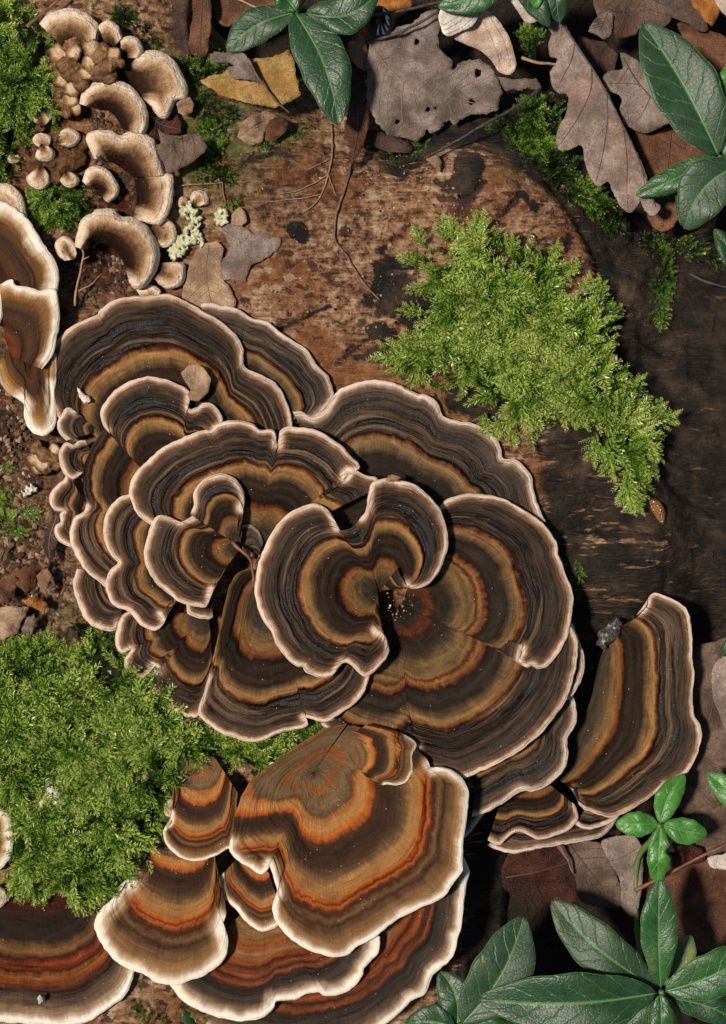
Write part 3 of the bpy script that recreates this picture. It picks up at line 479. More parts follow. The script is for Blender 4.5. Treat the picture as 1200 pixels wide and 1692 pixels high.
def lumps(name, label, balls, mat, zb, group=None, seed=0, warp=3.0, cat='fungus', tip=None, flat=.62, nz=7.0):
    """one swollen, knobbly body: balls = (x, y, r, height)"""
    balls = [(a_, b_, c_, d_ * flat) for (a_, b_, c_, d_) in balls]; Bq = np.array(balls, float); x0, y0 = (Bq[:, :2] - Bq[:, 2:3]).min(0) - 4; x1, y1 = (Bq[:, :2] + Bq[:, 2:3]).max(0) + 4
    gx_, gy_ = np.meshgrid(np.arange(x0, x1, 1.5), np.arange(y0, y1, 1.5)); sh = gx_.shape; px, py = gx_.ravel(), gy_.ravel()
    wx = px + warp * 2 * (vn(px / 9, py / 9, seed) - .5); wy = py + warp * 2 * (vn(px / 9, py / 9, seed + 4) - .5); z = np.full(len(px), -99.); tt = np.zeros(len(px)); pl = np.zeros(len(px))
    for bi, (cx, cy, r, hh) in enumerate(balls):
        q = 1 - ((wx - cx) ** 2 + (wy - cy) ** 2) / r ** 2; hz_ = np.where(q > 0, hh + r * 0.75 * (np.sqrt(np.maximum(q, 0)) - 1), -99)
        pl = np.where(hz_ > z, (1.0 if (bi * 7 + seed) % 5 < 2 else 0.35) * np.clip(q * 1.2 - (wy - cy) / r * .5, 0, 1), pl); tt = np.where(hz_ > z, np.clip(1.05 - q * 0.9, 0, 1), tt); z = np.maximum(z, hz_)
    ok = z > -50; z = np.where(ok, z, -6) + (2.6 * (vn(px / 4, py / 4, seed + 2) - .5) + nz * fbm(px / 11, py / 11, seed + 6)) * ok
    nx_ = sh[1]; i_ = (np.arange(sh[0] - 1)[:, None] * nx_ + np.arange(nx_ - 1)).ravel(); Fq = np.stack([i_, i_ + nx_, i_ + nx_ + 1, i_ + 1], -1)
    Fq = Fq[ok[Fq].any(1)]; u, inv = np.unique(Fq, return_inverse=True); n_ = len(u)
    o = mesh(name, W(px[u], py[u], (z + zb)[u]), inv.reshape(-1, 4), mat, loc=W((x0 + x1) / 2, (y0 + y1) / 2, zb),
             attrs={'t': 0.46 + 0.34 * pl[u] + .3 * fbm(px[u] / 8, py[u] / 8, seed + 8) if tip is None else tip + .34 * fbm(px[u] / 9, py[u] / 9, seed + 8), 'dn': (3.0 - 2.1 * pl[u]) if tip is None else 6 + 0 * tt[u], 's': px[u], 'r': py[u], 'sd': np.full(n_, seed * 1.3)})
    return tag(o, label, cat, group)
lumps('knobbly_fungus', 'cluster of knobbly brown lumps with pale tips under the topmost pale bracket', [(122, 88, 14, 44), (118, 118, 20, 40), (108, 108, 15, 42), (104, 135, 16, 34), (132, 128, 14, 40), (120, 148, 15, 36), (135, 140, 14, 40), (96, 150, 14, 28), (118, 165, 14, 30), (100, 170, 12, 24),
    (152, 80, 16, 54), (165, 92, 22, 56), (176, 108, 17, 54), (150, 104, 16, 52), (162, 118, 18, 50), (188, 90, 14, 56), (199, 104, 8, 54), (180, 125, 16, 46), (145, 122, 14, 46), (120, 70, 22, 36), (100, 90, 20, 28), (95, 118, 18, 24), (110, 185, 10, 26), (127, 181, 9, 28)], MATS['pale'], 8, PA, 5, 2.6, flat=1.0, nz=2.5)
lumps('knobbly_fungus', 'lumpy tan growth at the left rim of the rosette', [(62, 742, 13, 30), (58, 760, 14, 28), (74, 752, 15, 34), (70, 768, 13, 30), (86, 756, 13, 32), (78, 776, 9, 26), (92, 744, 12, 30), (94, 768, 9, 30), (60, 776, 9, 22)], MATS['pale'], -6, ED, 9, 2.4, flat=1.0, nz=2.5)
lumps('knobbly_fungus', 'dark branching fungus base joining the pale buds at top left', [(98, 232, 20, 34), (108, 268, 24, 30), (84, 262, 20, 32), (60, 272, 18, 30), (40, 258, 16, 26), (34, 244, 11, 28), (92, 288, 17, 28), (126, 262, 18, 24), (66, 246, 16, 36), (132, 236, 16, 18), (68, 210, 11, 24)], MATS['pale'], 6, PA, 14, 3.0, tip=.44)

lumps('wet_growth', 'small glossy brown knob at the left edge below the drooping bracket', [(10, 660, 12, 14), (18, 656, 8, 12)], MATS['brown'], -4, LE, 57, 1.5, tip=.2)

# ------------------------------------------------------------------ moss
m = NT('moss_leaf'); g = m.attr('tone'); O = m.obj(); n1 = m.noise(O, 900, 2)
c = m.ramp(g, [(0, (.006, .007, .003)), (.22, (.022, .030, .008)), (.42, (.045, .105, .012)), (.60, (.13, .25, .022)), (.80, (.30, .43, .06)), (1, (.55, .62, .17))])
c = m.mul(c, n1, .75, 1.2)
tr = m.node('ShaderNodeBsdfTranslucent'); m.put(tr.inputs[0], c); ms = m.node('ShaderNodeMixShader'); ms.inputs[0].default_value = 0.25
m.set(Base_Color=c, Roughness=0.32, Specular_IOR_Level=0.5)
m.t.links.new(m.b.outputs[0], ms.inputs[1]); m.t.links.new(tr.outputs[0], ms.inputs[2]); m.t.links.new(ms.outputs[0], m.out.inputs[0]); MOSS = m.m
def shoot(rs, n=22, branches=0, ll=0.20):
    """one feathery shoot along +x, unit length: narrow pointed leaflets all round the stem"""
    V = []; F = []; G = []
    def leaflet(p, dirv, side, L, w, tone):
        k = len(V); mid = p + dirv * L * 0.45
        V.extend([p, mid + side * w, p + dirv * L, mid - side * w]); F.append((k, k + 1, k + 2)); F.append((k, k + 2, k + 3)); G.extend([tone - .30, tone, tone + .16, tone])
    def stem(p0, d0, up, length, n, ll, t0):
        sv = np.cross(up, d0); bend = rs.uniform(-.25, .25)
        for i in range(n):
            u = (i + .5) / n; p = p0 + length * (d0 * u + up * (0.22 * u - 0.20 * u * u) + sv * bend * u * u)
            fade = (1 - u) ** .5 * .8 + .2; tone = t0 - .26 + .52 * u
            for j in range(3):
                a = rs.uniform(0, 2 * np.pi); a = [0.2, np.pi - .2, np.pi / 2][j] + rs.normal(0, .45)
                side = sv * np.cos(a) + up * np.sin(a); dv = d0 * rs.uniform(.55, .95) + side * rs.uniform(.55, .95); dv /= np.linalg.norm(dv)
                cr = np.cross(dv, up + rs.normal(0, .5, 3)); cr /= np.linalg.norm(cr) + 1e-9
                leaflet(p, dv, cr, ll * fade * rs.uniform(.75, 1.2), ll * fade * .10, tone + rs.normal(0, .07))
        k = len(V); e = p0 + length * (d0 + up * .02 + sv * bend); w = .010
        V.extend([p0 + sv * w, p0 - sv * w, e]); F.append((k, k + 1, k + 2)); G.extend([t0 - .35] * 3)
    up = np.array([0, 0, 1.]); stem(np.zeros(3), np.array([1., 0, 0]), up, 1.0, n, ll, .55)
    for b in range(branches):
        u = .12 + .7 * b / branches; sgn = 1 if b % 2 else -1; a = sgn * rs.uniform(.7, 1.1)
        stem(np.array([u, 0, .02]), np.array([np.cos(a), np.sin(a), .12]), up, (.42 * (1 - u) + .12), 8, ll * .75, .55)
    return np.array(V), np.array(F), np.array(G)
_rs = np.random.default_rng(5)
SHOOTS = [shoot(_rs, int(_rs.integers(15, 20)), 0, .31) for _ in range(8)]
FRONDS = [shoot(_rs, 22, 8, .19) for _ in range(4)]
def moss(name, label, polys, n, L=(26, 46), tone=0.0, mound=14, seed=1, el=(5, 42), fronds=(), zfun=log_height, edge=True, hole=0.68, brown=0.15, inset=8):  # negative tone puts the shade of sheltered patches into the moss colour
    rs = np.random.default_rng(seed); polys = [pts(q) for q in polys]; Vs = []; Fs = []; Gs = []; off = 0; spots = []
    area = [0.5 * abs(np.dot(q[:, 0], np.roll(q[:, 1], 1)) - np.dot(q[:, 1], np.roll(q[:, 0], 1))) for q in polys]
    def lift(x, y, q): return mound * sst(0, 40, segdist(q, x, y)) * (.55 + 1.1 * vn(x / 38, y / 38, seed + 2)) + 5 * fbm(x / 12, y / 12, seed)
    for q, ar in zip(polys, area):
        k = int(n * ar / sum(area)); lo, hi = q.min(0), q.max(0); P_ = rs.uniform(lo, hi, (k * 6, 2)); P_ = P_[inside(q, P_[:, 0], P_[:, 1])]
        dens = vn(P_[:, 0] / 26, P_[:, 1] / 26, seed + 9); P_ = P_[dens > hole * rs.uniform(.4, 1.1, len(P_))]; P_ = P_[segdist(q, P_[:, 0], P_[:, 1]) > rs.uniform(-6, inset, len(P_))][:k]; x, y = P_.T
        de = segdist(q, x, y); c0 = q.mean(0); zz = zfun(x, y) + lift(x, y, q)
        flow = 2 * np.pi * fbm(x / 70, y / 70, seed + 31) * 3.2
        for i in range(len(P_)):
            out = math.atan2(-(y[i] - c0[1]), x[i] - c0[0]); a = flow[i] + rs.normal(0, .8)
            if edge and de[i] < 16 and rs.random() < .6: a = out + rs.normal(0, .6)
            spots.append((x[i], y[i], zz[i] + rs.uniform(-3, 5), a, rs.uniform(*el), rs.uniform(*L) * (.6 + .4 * min(1, de[i] / 25)), None,
                          tone + .58 * (vn(x[i] / 40, y[i] / 34, seed + 40) - .5) + rs.normal(0, .07) - (.26 if rs.random() < brown else 0)))
        # dead under-layer, near black so the gaps between shoots read dark
        gx_, gy_ = np.meshgrid(np.arange(lo[0], hi[0], 7.), np.arange(lo[1], hi[1], 7.)); sh = gx_.shape; px, py = gx_.ravel(), gy_.ravel()
        sd_ = sdist(q, px, py) + inset * .8 * vn(px / 18, py / 18, seed + 5); pz = zfun(px, py) + lift(px, py, q) * sst(2, -14, sd_) - 3 - 14 * sst(-8, 3, sd_) + 6 * (vn(px / 5, py / 5, seed + 3) - .5)
        i_ = (np.arange(sh[0] - 1)[:, None] * sh[1] + np.arange(sh[1] - 1)).ravel(); Fq = np.stack([i_, i_ + sh[1], i_ + sh[1] + 1, i_ + 1], -1); Fq = Fq[(sd_[Fq] < 0).all(1)]
        if len(Fq):
            T3 = np.vstack([Fq[:, [0, 1, 2]], Fq[:, [0, 2, 3]]]); Vs.append(W(px, py, pz)); Fs.append(T3 + off); Gs.append(.06 + .20 * vn(px / 8, py / 8, 2)); off += len(px)
    for (x, y, ang, L_) in fronds: spots.append((x, y, float(zfun(x, y)) + mound * .5 + 8, math.radians(ang), rs.uniform(2, 10), L_, 'f', tone + .08))
    for (x, y, z, a, e, L_, kind, tn) in spots:
        v, f, g_ = (FRONDS if kind else SHOOTS)[int(rs.integers(0, 4 if kind else 8))]
        e = math.radians(e); ca, sa, ce, se = math.cos(a), math.sin(a), math.cos(e), math.sin(e); ro = rs.normal(0, .4); cr, sr = math.cos(ro), math.sin(ro)
        Rx = np.array([[1, 0, 0], [0, cr, -sr], [0, sr, cr]]); Ry = np.array([[ce, 0, -se], [0, 1, 0], [se, 0, ce]]); Rz = np.array([[ca, -sa, 0], [sa, ca, 0], [0, 0, 1]])
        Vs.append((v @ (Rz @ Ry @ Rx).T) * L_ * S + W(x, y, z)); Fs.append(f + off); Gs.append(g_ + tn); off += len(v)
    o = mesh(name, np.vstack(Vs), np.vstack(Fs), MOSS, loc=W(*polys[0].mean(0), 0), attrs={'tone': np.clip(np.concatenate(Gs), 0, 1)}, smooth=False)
    return tag(o, label, 'moss', kind='stuff')
moss('moss', 'bright green feathery moss patch on the wood right of centre', ['692,400 712,408 722,428 748,385 770,395 792,368 812,392 835,402 858,428 882,432 905,418 925,440 940,462 938,492 962,502 985,488 1010,515 1018,545 1000,575 1015,615 1035,640 1048,662 1066,690 1085,700 1080,735 1064,760 1060,800 1040,822 1022,780 1000,742 985,706 960,690 935,692 915,680 885,690 860,708 845,700 832,678 800,672 775,655 760,630 722,640 690,625 668,600 655,590 690,560 700,535 676,505 712,480 696,440'],
     2000, (30, 58), .25, 20, 3, fronds=[(690, 590, 172, 84), (700, 520, 165, 48), (700, 410, 110, 45), (752, 400, 95, 48), (795, 395, 92, 52), (845, 420, 80, 38), (905, 435, 60, 44), (925, 460, 40, 48), (985, 500, 75, 48), (1010, 530, 50, 34), (1070, 700, 15, 62), (1065, 690, 40, 48), (1035, 790, -82, 66), (1060, 740, -70, 62), (1000, 730, -85, 70), (1040, 770, -95, 78), (850, 700, -95, 44), (1070, 730, -60, 46), (830, 690, -110, 44), (705, 475, 190, 40), (735, 400, 100, 50), (870, 430, 70, 46), (960, 490, 60, 44), (690, 440, 150, 44), (1030, 640, 20, 46), (1045, 800, -75, 56), (985, 715, -100, 60), (800, 680, -90, 46), (870, 705, -80, 44), (680, 605, 190, 50)], brown=.17, inset=34)
moss('moss', 'large green moss cushion left of the orange brackets', ['-30,1070 20,1075 62,1065 85,1055 112,1082 150,1062 192,1045 214,1085 246,1124 280,1168 322,1190 400,1222 470,1212 525,1196 528,1222 470,1246 420,1284 398,1262 340,1246 312,1262 288,1296 270,1345 250,1398 238,1420 200,1455 168,1474 132,1490 62,1466 24,1462 26,1400 20,1340 0,1310 -40,1290'],
     3100, (30, 60), .23, 30, 6, fronds=[(90, 1085, 95, 52), (60, 1090, 120, 46), (110, 1100, 60, 44), (170, 1330, 150, 60), (215, 1360, 80, 60), (240, 1340, 110, 56), (150, 1240, 70, 60), (190, 1180, 40, 56), (120, 1460, -80, 46), (60, 1450, -100, 40), (195, 1440, -80, 46), (230, 1410, -85, 46), (20, 1090, 110, 50), (140, 1150, 140, 64), (70, 1190, 160, 60), (180, 1250, 20, 54)], brown=.2)
moss('moss', 'yellow green moss mound in the top left corner', ['-40,-20 -40,300 10,300 25,262 40,225 60,190 88,205 98,170 88,130 82,90 92,62 70,46 40,20 25,-15'], 900, (26, 50), .12, 34, 9, fronds=[(60, 170, -30, 50), (70, 130, 10, 44), (70, 60, 30, 40)])
moss('moss', 'small green moss tuft between the pale bracket clusters', ['40,312 70,306 100,310 128,302 140,290 152,318 160,340 140,352 128,368 100,380 72,372 52,350'], 330, (20, 34), -.02, 14, 12)
moss('moss', 'dark moss behind the topmost pale brackets', ['140,14 180,22 215,10 240,40 268,74 300,78 290,98 330,96 322,126 300,104 262,80 235,60 205,44 180,30 150,22', '300,100 340,85 372,100 350,132 325,140'], 480, (18, 32), -.10, 10, 15, brown=.3)
moss('moss', 'thin green moss film on the wood below the serrated yellow leaf', ['322,160 340,148 372,172 410,182 420,205 392,215 380,260 398,300 405,345 380,350 350,312 318,290 330,258 342,235 322,215', '450,200 500,205 510,222 470,240 440,225', '400,230 440,228 490,236 480,250 420,245'], 900, (9, 17), -.08, 4, 18, el=(15, 70), brown=.35, hole=.6)
moss('moss', 'dark green moss strip below the oak leaf', ['790,215 850,190 880,150 915,165 930,215 918,250 960,265 985,305 1020,330 1052,372 1040,400 1000,372 965,350 940,330 905,290 862,252 820,232'], 900, (20, 36), -.10, 16, 21, zfun=lambda x, y: np.maximum(log_height(x, y), -50), brown=.3)
moss('moss', 'dark green moss in the notch of the log', ['612,240 660,232 700,240 720,225 700,262 680,282 655,284 632,276'], 170, (16, 26), -.12, 6, 24, zfun=lambda x, y: np.maximum(log_height(x, y), -40) - 10, brown=.3)
moss('moss', 'hanging green moss strand beside the charred wood at right', ['1082,402 1106,410 1112,450 1104,500 1088,520 1080,490 1086,450'], 200, (16, 28), .02, 10, 27, fronds=[(1090, 505, -85, 46)])
moss('moss', 'dim green moss under the dark leaf at far right', ['1040,396 1080,380 1150,392 1215,420 1210,446 1150,440 1100,420 1060,420'], 200, (14, 24), -.14, 8, 30, brown=.4)
moss('moss', 'bright moss sprigs on the crumbling wood at far left', ['-12,762 12,772 14,792 -12,800', '-12,808 20,808 30,826 62,842 80,858 60,866 40,858 36,880 0,884 -12,870'], 170, (14, 26), .10, 8, 33, fronds=[(30, 845, -5, 44), (20, 880, 5, 34), (0, 780, 30, 30)])
moss('moss', 'green moss poking out under the lowest brackets', ['205,1612 240,1618 285,1632 330,1672 340,1700 270,1715 215,1690 190,1668'], 260, (16, 28), -.16, 6, 36, zfun=lambda x, y: log_height(x, y) - 14, brown=.3)
moss('moss', 'little moss tuft under the shadowed right rim of the rosette', ['930,935 950,930 965,950 950,968 932,960'], 50, (12, 20), -.02, 6, 39)
moss('moss', 'small moss tuft between the dark lobe and the moss cushion', ['130,1000 150,1030 190,1046 200,1060 150,1066 118,1040'], 160, (16, 28), -.10, 10, 41, fronds=[(186, 1048, 92, 44)])
moss('moss', 'upright dim moss stems beside the white petals', ['858,50 880,40 896,60 894,95 884,122 870,120 868,90'], 140, (16, 28), -.12, 14, 44, zfun=lambda x, y: 0 * x - 30, brown=.3)

# ------------------------------------------------------------------ evergreen plants
def vein_uv(m, u, v, n, slope):
    a = m.math('ABSOLUTE', v); w = m.math('SUBTRACT', u, m.math('MULTIPLY', a, slope))
    q = m.math('FRACT', m.math('MULTIPLY', w, n)); return m.sm(m.math('ABSOLUTE', m.math('SUBTRACT', q, 0.5)), 0.10, 0.0)
def leaf_green(name, c0, c1, cv, rough):
    m = NT(name); u = m.attr('u'); v = m.attr('v'); O = m.obj(); w = m.attr('sd')
    uw = m.math('ADD', u, m.math('MULTIPLY', m.math('SUBTRACT', m.noise(O, 240, 3, w=w), .5), .12))
    ve = vein_uv(m, uw, v, 7.0, .22); n1 = m.noise(O, 160, 4, .6, w=w); n2 = m.noise(O, 1400, 3, .6); vo = m.voro(m.mapv(O, (1, 1, 1)), 620, 'DISTANCE_TO_EDGE')
    c = m.mix(m.sm(n1, .3, .7), c0, c1); c = m.mul(c, n2, .88, 1.12)
    c = m.mix(m.math('MULTIPLY', ve, .30), c, cv)
    c = m.mix(m.sm(m.math('ABSOLUTE', v), .075, .02), c, cv); c = m.mix(m.sm(m.math('ABSOLUTE', v), .955, 1.0), c, tuple(x * 1.2 for x in cv))
    wear = m.noise(O, 75, 5, .65, w=w); c = m.mix(m.math('MULTIPLY', m.sm(wear, .56, .70), .55), c, (.085, .105, .035)); c = m.mul(c, m.noise(O, 420, 4, .65), .72, 1.25)
    hole = m.sm(m.voro(O, 95), .050, .034); c = m.mix(m.math('MULTIPLY', hole, .8), c, (.06, .035, .018))
    sp = m.sm(m.voro(O, 170), .045, .025); c = m.mix(m.math('MULTIPLY', sp, .5), c, (.20, .17, .10))
    h = m.math('SUBTRACT', m.math('MULTIPLY', m.sm(vo, 0, .12), .09), m.math('MULTIPLY', ve, .40)); h = m.math('MULTIPLY_ADD', n2, .30, h)
    m.set(Base_Color=c, Roughness=m.math('MULTIPLY_ADD', n1, .2, rough), Normal=m.bump(h, .0006, .6), Specular_IOR_Level=.48); return m.m
LG = {'deep': leaf_green('evergreen_leaf_deep', (.008, .036, .010), (.016, .056, .016), (.075, .17, .05), .30), 'mid': leaf_green('evergreen_leaf_mid', (.011, .055, .013), (.026, .092, .020), (.09, .20, .045), .28),
      'blue': leaf_green('evergreen_leaf_bluish', (.012, .038, .013), (.022, .056, .020), (.08, .16, .055), .36), 'fresh': leaf_green('evergreen_leaf_fresh', (.03, .14, .018), (.055, .20, .028), (.20, .40, .08), .28), 'yellow': leaf_green('evergreen_leaf_yellowish', (.10, .14, .04), (.15, .19, .06), (.22, .27, .10), .32)}
m = NT('evergreen_stem'); n1 = m.noise(m.obj(), 300, 3); m.set(Base_Color=m.mix(n1, (.05, .10, .02), (.12, .16, .045)), Roughness=.45); STEM = m.m
def strip(px, py, z, shape): 
    n, k = shape; i_ = (np.arange(n - 1)[:, None] * k + np.arange(k - 1)).ravel(); return W(px, py, z), np.stack([i_, i_ + k, i_ + k + 1, i_ + 1], -1)
LEAFN = 0
def leaf(parent, b, t, w, z0, z1, mat='deep', bend=0.0, arch=10, fold=5, wide=.45, bite=None):
    """one glossy leaf from its stalk end b to its tip t (photo pixels)"""
    global LEAFN; LEAFN += 1; nu, nv = 40, 17
    b = np.array(b, float); t = np.array(t, float); d = t - b; L = np.hypot(*d); d /= L; nrm = np.array([d[1], -d[0]])
    u = np.linspace(0, 1, nu)[:, None]; v = np.linspace(-1, 1, nv)[None]
    p = math.log(.5) / math.log(wide); prof = np.sin(np.pi * np.clip(u, 0, 1) ** p) ** .64 * (1 - .10 * u) + .018
    prof = prof * (1 + .03 * np.sin(u * 23 + LEAFN) )
    ax = b + d * L * u + nrm * (bend * np.sin(np.pi * u) ); hw = w / 2 * prof
    if bite is not None: hw = hw * np.ones_like(v); k = (v > .2); hw = np.where(k, hw * (1 - bite[1] * np.exp(-((u - bite[0]) / .07) ** 2)), hw)
    X = ax[:, 0:1] + nrm[0] * hw * v; Y = ax[:, 1:2] + nrm[1] * hw * v
    Z = z0 + (z1 - z0) * u + arch * np.sin(np.pi * u) + fold * np.abs(v) ** 1.3 * prof * (w / 60) - 6 * np.abs(v) ** 4 * prof + 3.0 * prof * np.sin(u * 9 + LEAFN * 2.1 + v * 1.4) - 2.5 * np.exp(-(v / .06) ** 2) * (1 - u)
    U = np.broadcast_to(u, X.shape); Vv = np.broadcast_to(v, X.shape)
    V, F = strip(X.ravel(), Y.ravel(), Z.ravel(), X.shape); Vb, _ = strip(X.ravel(), Y.ravel(), Z.ravel() - 1.6, X.shape); k = len(V)
    ring = np.r_[np.arange(nv), np.arange(1, nu) * nv + nv - 1, (nu - 1) * nv + np.arange(nv - 2, -1, -1), np.arange(nu - 2, 0, -1) * nv]
    nx_ = np.roll(ring, -1); Fw = np.stack([ring, nx_, nx_ + k, ring + k], -1); Fa = np.vstack([F, F[:, ::-1] + k, Fw])
    if np.cross(V[F[:, 1]] - V[F[:, 0]], V[F[:, 2]] - V[F[:, 0]])[:, 2].sum() < 0: Fa = Fa[:, ::-1]
    at = {'u': np.r_[U.ravel(), U.ravel()], 'v': np.r_[Vv.ravel(), Vv.ravel()], 'sd': np.full(2 * k, LEAFN * 2.3)}
    o = mesh('leaf', np.vstack([V, Vb]), Fa, LG[mat], parent, attrs=at)
    r = np.linspace(1.5, .35, nu) * (w / 80 + .3); c = nv // 2
    Vm, Fm = tube_geo(W(X[:, c], Y[:, c], Z[:, c] + .2), r * S, 5); mesh('midrib', Vm, Fm, STEM_L if mat != 'yellow' else STEM, o)
    return o
m = NT('leaf_midrib'); m.set(Base_Color=(.085, .19, .05, 1), Roughness=.4); STEM_L = m.m
def stem(parent, path, r=3.0, name='stem', mat=None):
    P_ = np.array(path, float); C = catmull(P_, 24); V, F = tube_geo(W(C[:, 0], C[:, 1], C[:, 2]), (r * (1 + .15 * np.sin(np.arange(24) * 1.9))) * S, 7); return mesh(name, V, F, mat or STEM, parent)
EV = 'glossy evergreen plants'
def plant(label, x, y, z): return tag(empty('evergreen_plant', W(x, y, z)), label, 'plant', EV)
p = plant('evergreen sprig with glossy oval leaves hanging in at the top edge', 489, 20, 50)
leaf(p, (489, 22), (560, 207), 86, 66, 84, 'deep', bend=14, arch=14); leaf(p, (486, 21), (374, 84), 62, 62, 40, 'blue', bend=-12, arch=8, wide=.52); leaf(p, (506, 22), (628, -14), 66, 70, 80, 'deep', bend=-22, wide=.5); leaf(p, (490, 18), (452, -30), 44, 64, 70, 'mid', arch=4)
stem(p, [(489, 20, 60), (496, 10, 50), (520, -30, 20), (540, -80, -60)], 3)
p = plant('green leaf tip over the pale petals at the top edge', 800, -20, 50); leaf(p, (835, -28), (724, 12), 54, 64, 52, 'mid', bend=4); stem(p, [(835, -28, 62), (850, -50, 20), (860, -80, -60)], 2.5)
p = plant('pair of bluish green leaf tips above the oak leaf', 920, -30, 40); leaf(p, (856, -40), (908, 44), 42, 56, 48, 'blue'); leaf(p, (915, -50), (924, 38), 46, 50, 40, 'blue'); leaf(p, (880, -40), (888, 14), 30, 66, 62, 'fresh'); stem(p, [(885, -45, 60), (880, -70, 0), (880, -100, -80)], 2.5)
p = plant('evergreen whorl with a large wet spotted leaf at the upper right', 1187, 258, 20)
leaf(p, (1187, 256), (1063, 38), 116, 62, 58, 'blue', bend=-8, arch=16, fold=8, wide=.5); leaf(p, (1183, 258), (1051, 323), 44, 60, 44, 'mid', bend=4, arch=10, wide=.5); leaf(p, (1192, 262), (1125, 372), 56, 40, 20, 'deep', bend=-14, arch=6)
leaf(p, (1232, 268), (1130, 378), 92, 70, 56, 'blue', bend=-20, arch=14, wide=.5); leaf(p, (1194, 256), (1262, 215), 40, 62, 66, 'mid'); leaf(p, (1232, 90), (1186, 172), 44, 56, 50, 'fresh'); leaf(p, (1250, 470), (1180, 378), 46, 12, 16, 'deep')
stem(p, [(1187, 258, 58), (1200, 264, 52), (1225, 262, 30), (1260, 262, -60)], 3.5)
p = plant('small evergreen sprig of four fresh green leaves at lower right', 1090, 1363, -20)
leaf(p, (1091, 1360), (1131, 1280), 44, 2, -6, 'fresh', bend=7, wide=.5, arch=8); leaf(p, (1087, 1362), (1017, 1362), 43, 2, -8, 'fresh', bend=0, wide=.5, arch=10); leaf(p, (1096, 1363), (1169, 1378), 45, 2, -4, 'fresh', bend=-3, wide=.52, arch=10); leaf(p, (1092, 1366), (1086, 1460), 40, 2, -10, 'fresh', bend=0, wide=.52, arch=8, bite=(.42, .45))
stem(p, [(1091, 1363, 2), (1078, 1385, -40), (1054, 1420, -70), (1051, 1470, -80), (1052, 1530, -84), (1060, 1600, -120)], 5)
p = plant('large evergreen whorl of broad dark leaves in the bottom right corner', 1092, 1638, 0)
leaf(p, (1085, 1632), (911, 1488), 82, 40, 22, 'blue', bend=12, arch=16, wide=.52); leaf(p, (1100, 1630), (1142, 1545), 60, 8, 0, 'yellow', arch=5); leaf(p, (1110, 1650), (1235, 1700), 50, 26, 10, 'deep', bend=10); leaf(p, (1085, 1641), (791, 1652), 104, 58, 50, 'deep', bend=12, arch=18, fold=8, wide=.5); leaf(p, (1092, 1632), (1090, 1453), 64, 62, 84, 'mid', bend=2, arch=12, wide=.55); leaf(p, (1100, 1638), (1260, 1562), 80, 60, 60, 'mid', bend=-10, arch=14, wide=.5); leaf(p, (1092, 1643), (1096, 1748), 46, 60, 50, 'mid', bend=0, arch=8, wide=.5); leaf(p, (1080, 1650), (985, 1745), 60, 36, 20, 'deep')
stem(p, [(1092, 1638, 56), (1100, 1650, 40), (1120, 1670, 0), (1125, 1700, -100)], 4.5)
p = plant('evergreen leaf pair left of the large corner whorl', 762, 1690, -20)
leaf(p, (764, 1692), (866, 1515), 104, 40, 34, 'blue', bend=-16, arch=14, wide=.5); leaf(p, (756, 1692), (728, 1605), 64, 14, 10, 'deep', bend=-12, arch=6); leaf(p, (752, 1697), (668, 1692), 60, 22, 0, 'deep', bend=-6, arch=6); leaf(p, (775, 1700), (860, 1700), 40, 30, 20, 'mid'); stem(p, [(762, 1692, 36), (765, 1710, 10), (770, 1740, -100)], 4)
p = plant('green leaf tip at the right edge above the small sprig', 1240, 1310, -20); leaf(p, (1245, 1352), (1169, 1277), 46, 10, 4, 'fresh', bend=-4, wide=.5); stem(p, [(1245, 1352, 10), (1260, 1370, -40), (1270, 1390, -120)], 3)
p = plant('dark green leaf sliver at the right edge beside the upright bracket', 1230, 1065, -20); leaf(p, (1240, 1040), (1192, 1082), 44, -10, -16, 'deep', bend=4); stem(p, [(1240, 1040, -10), (1260, 1030, -60)], 3)
p = plant('dark leaf in the shade between the lowest brackets', 275, 1690, -20); leaf(p, (262, 1650), (330, 1712), 34, -20, -24, 'deep'); stem(p, [(262, 1650, -20), (255, 1640, -60)], 2.5)

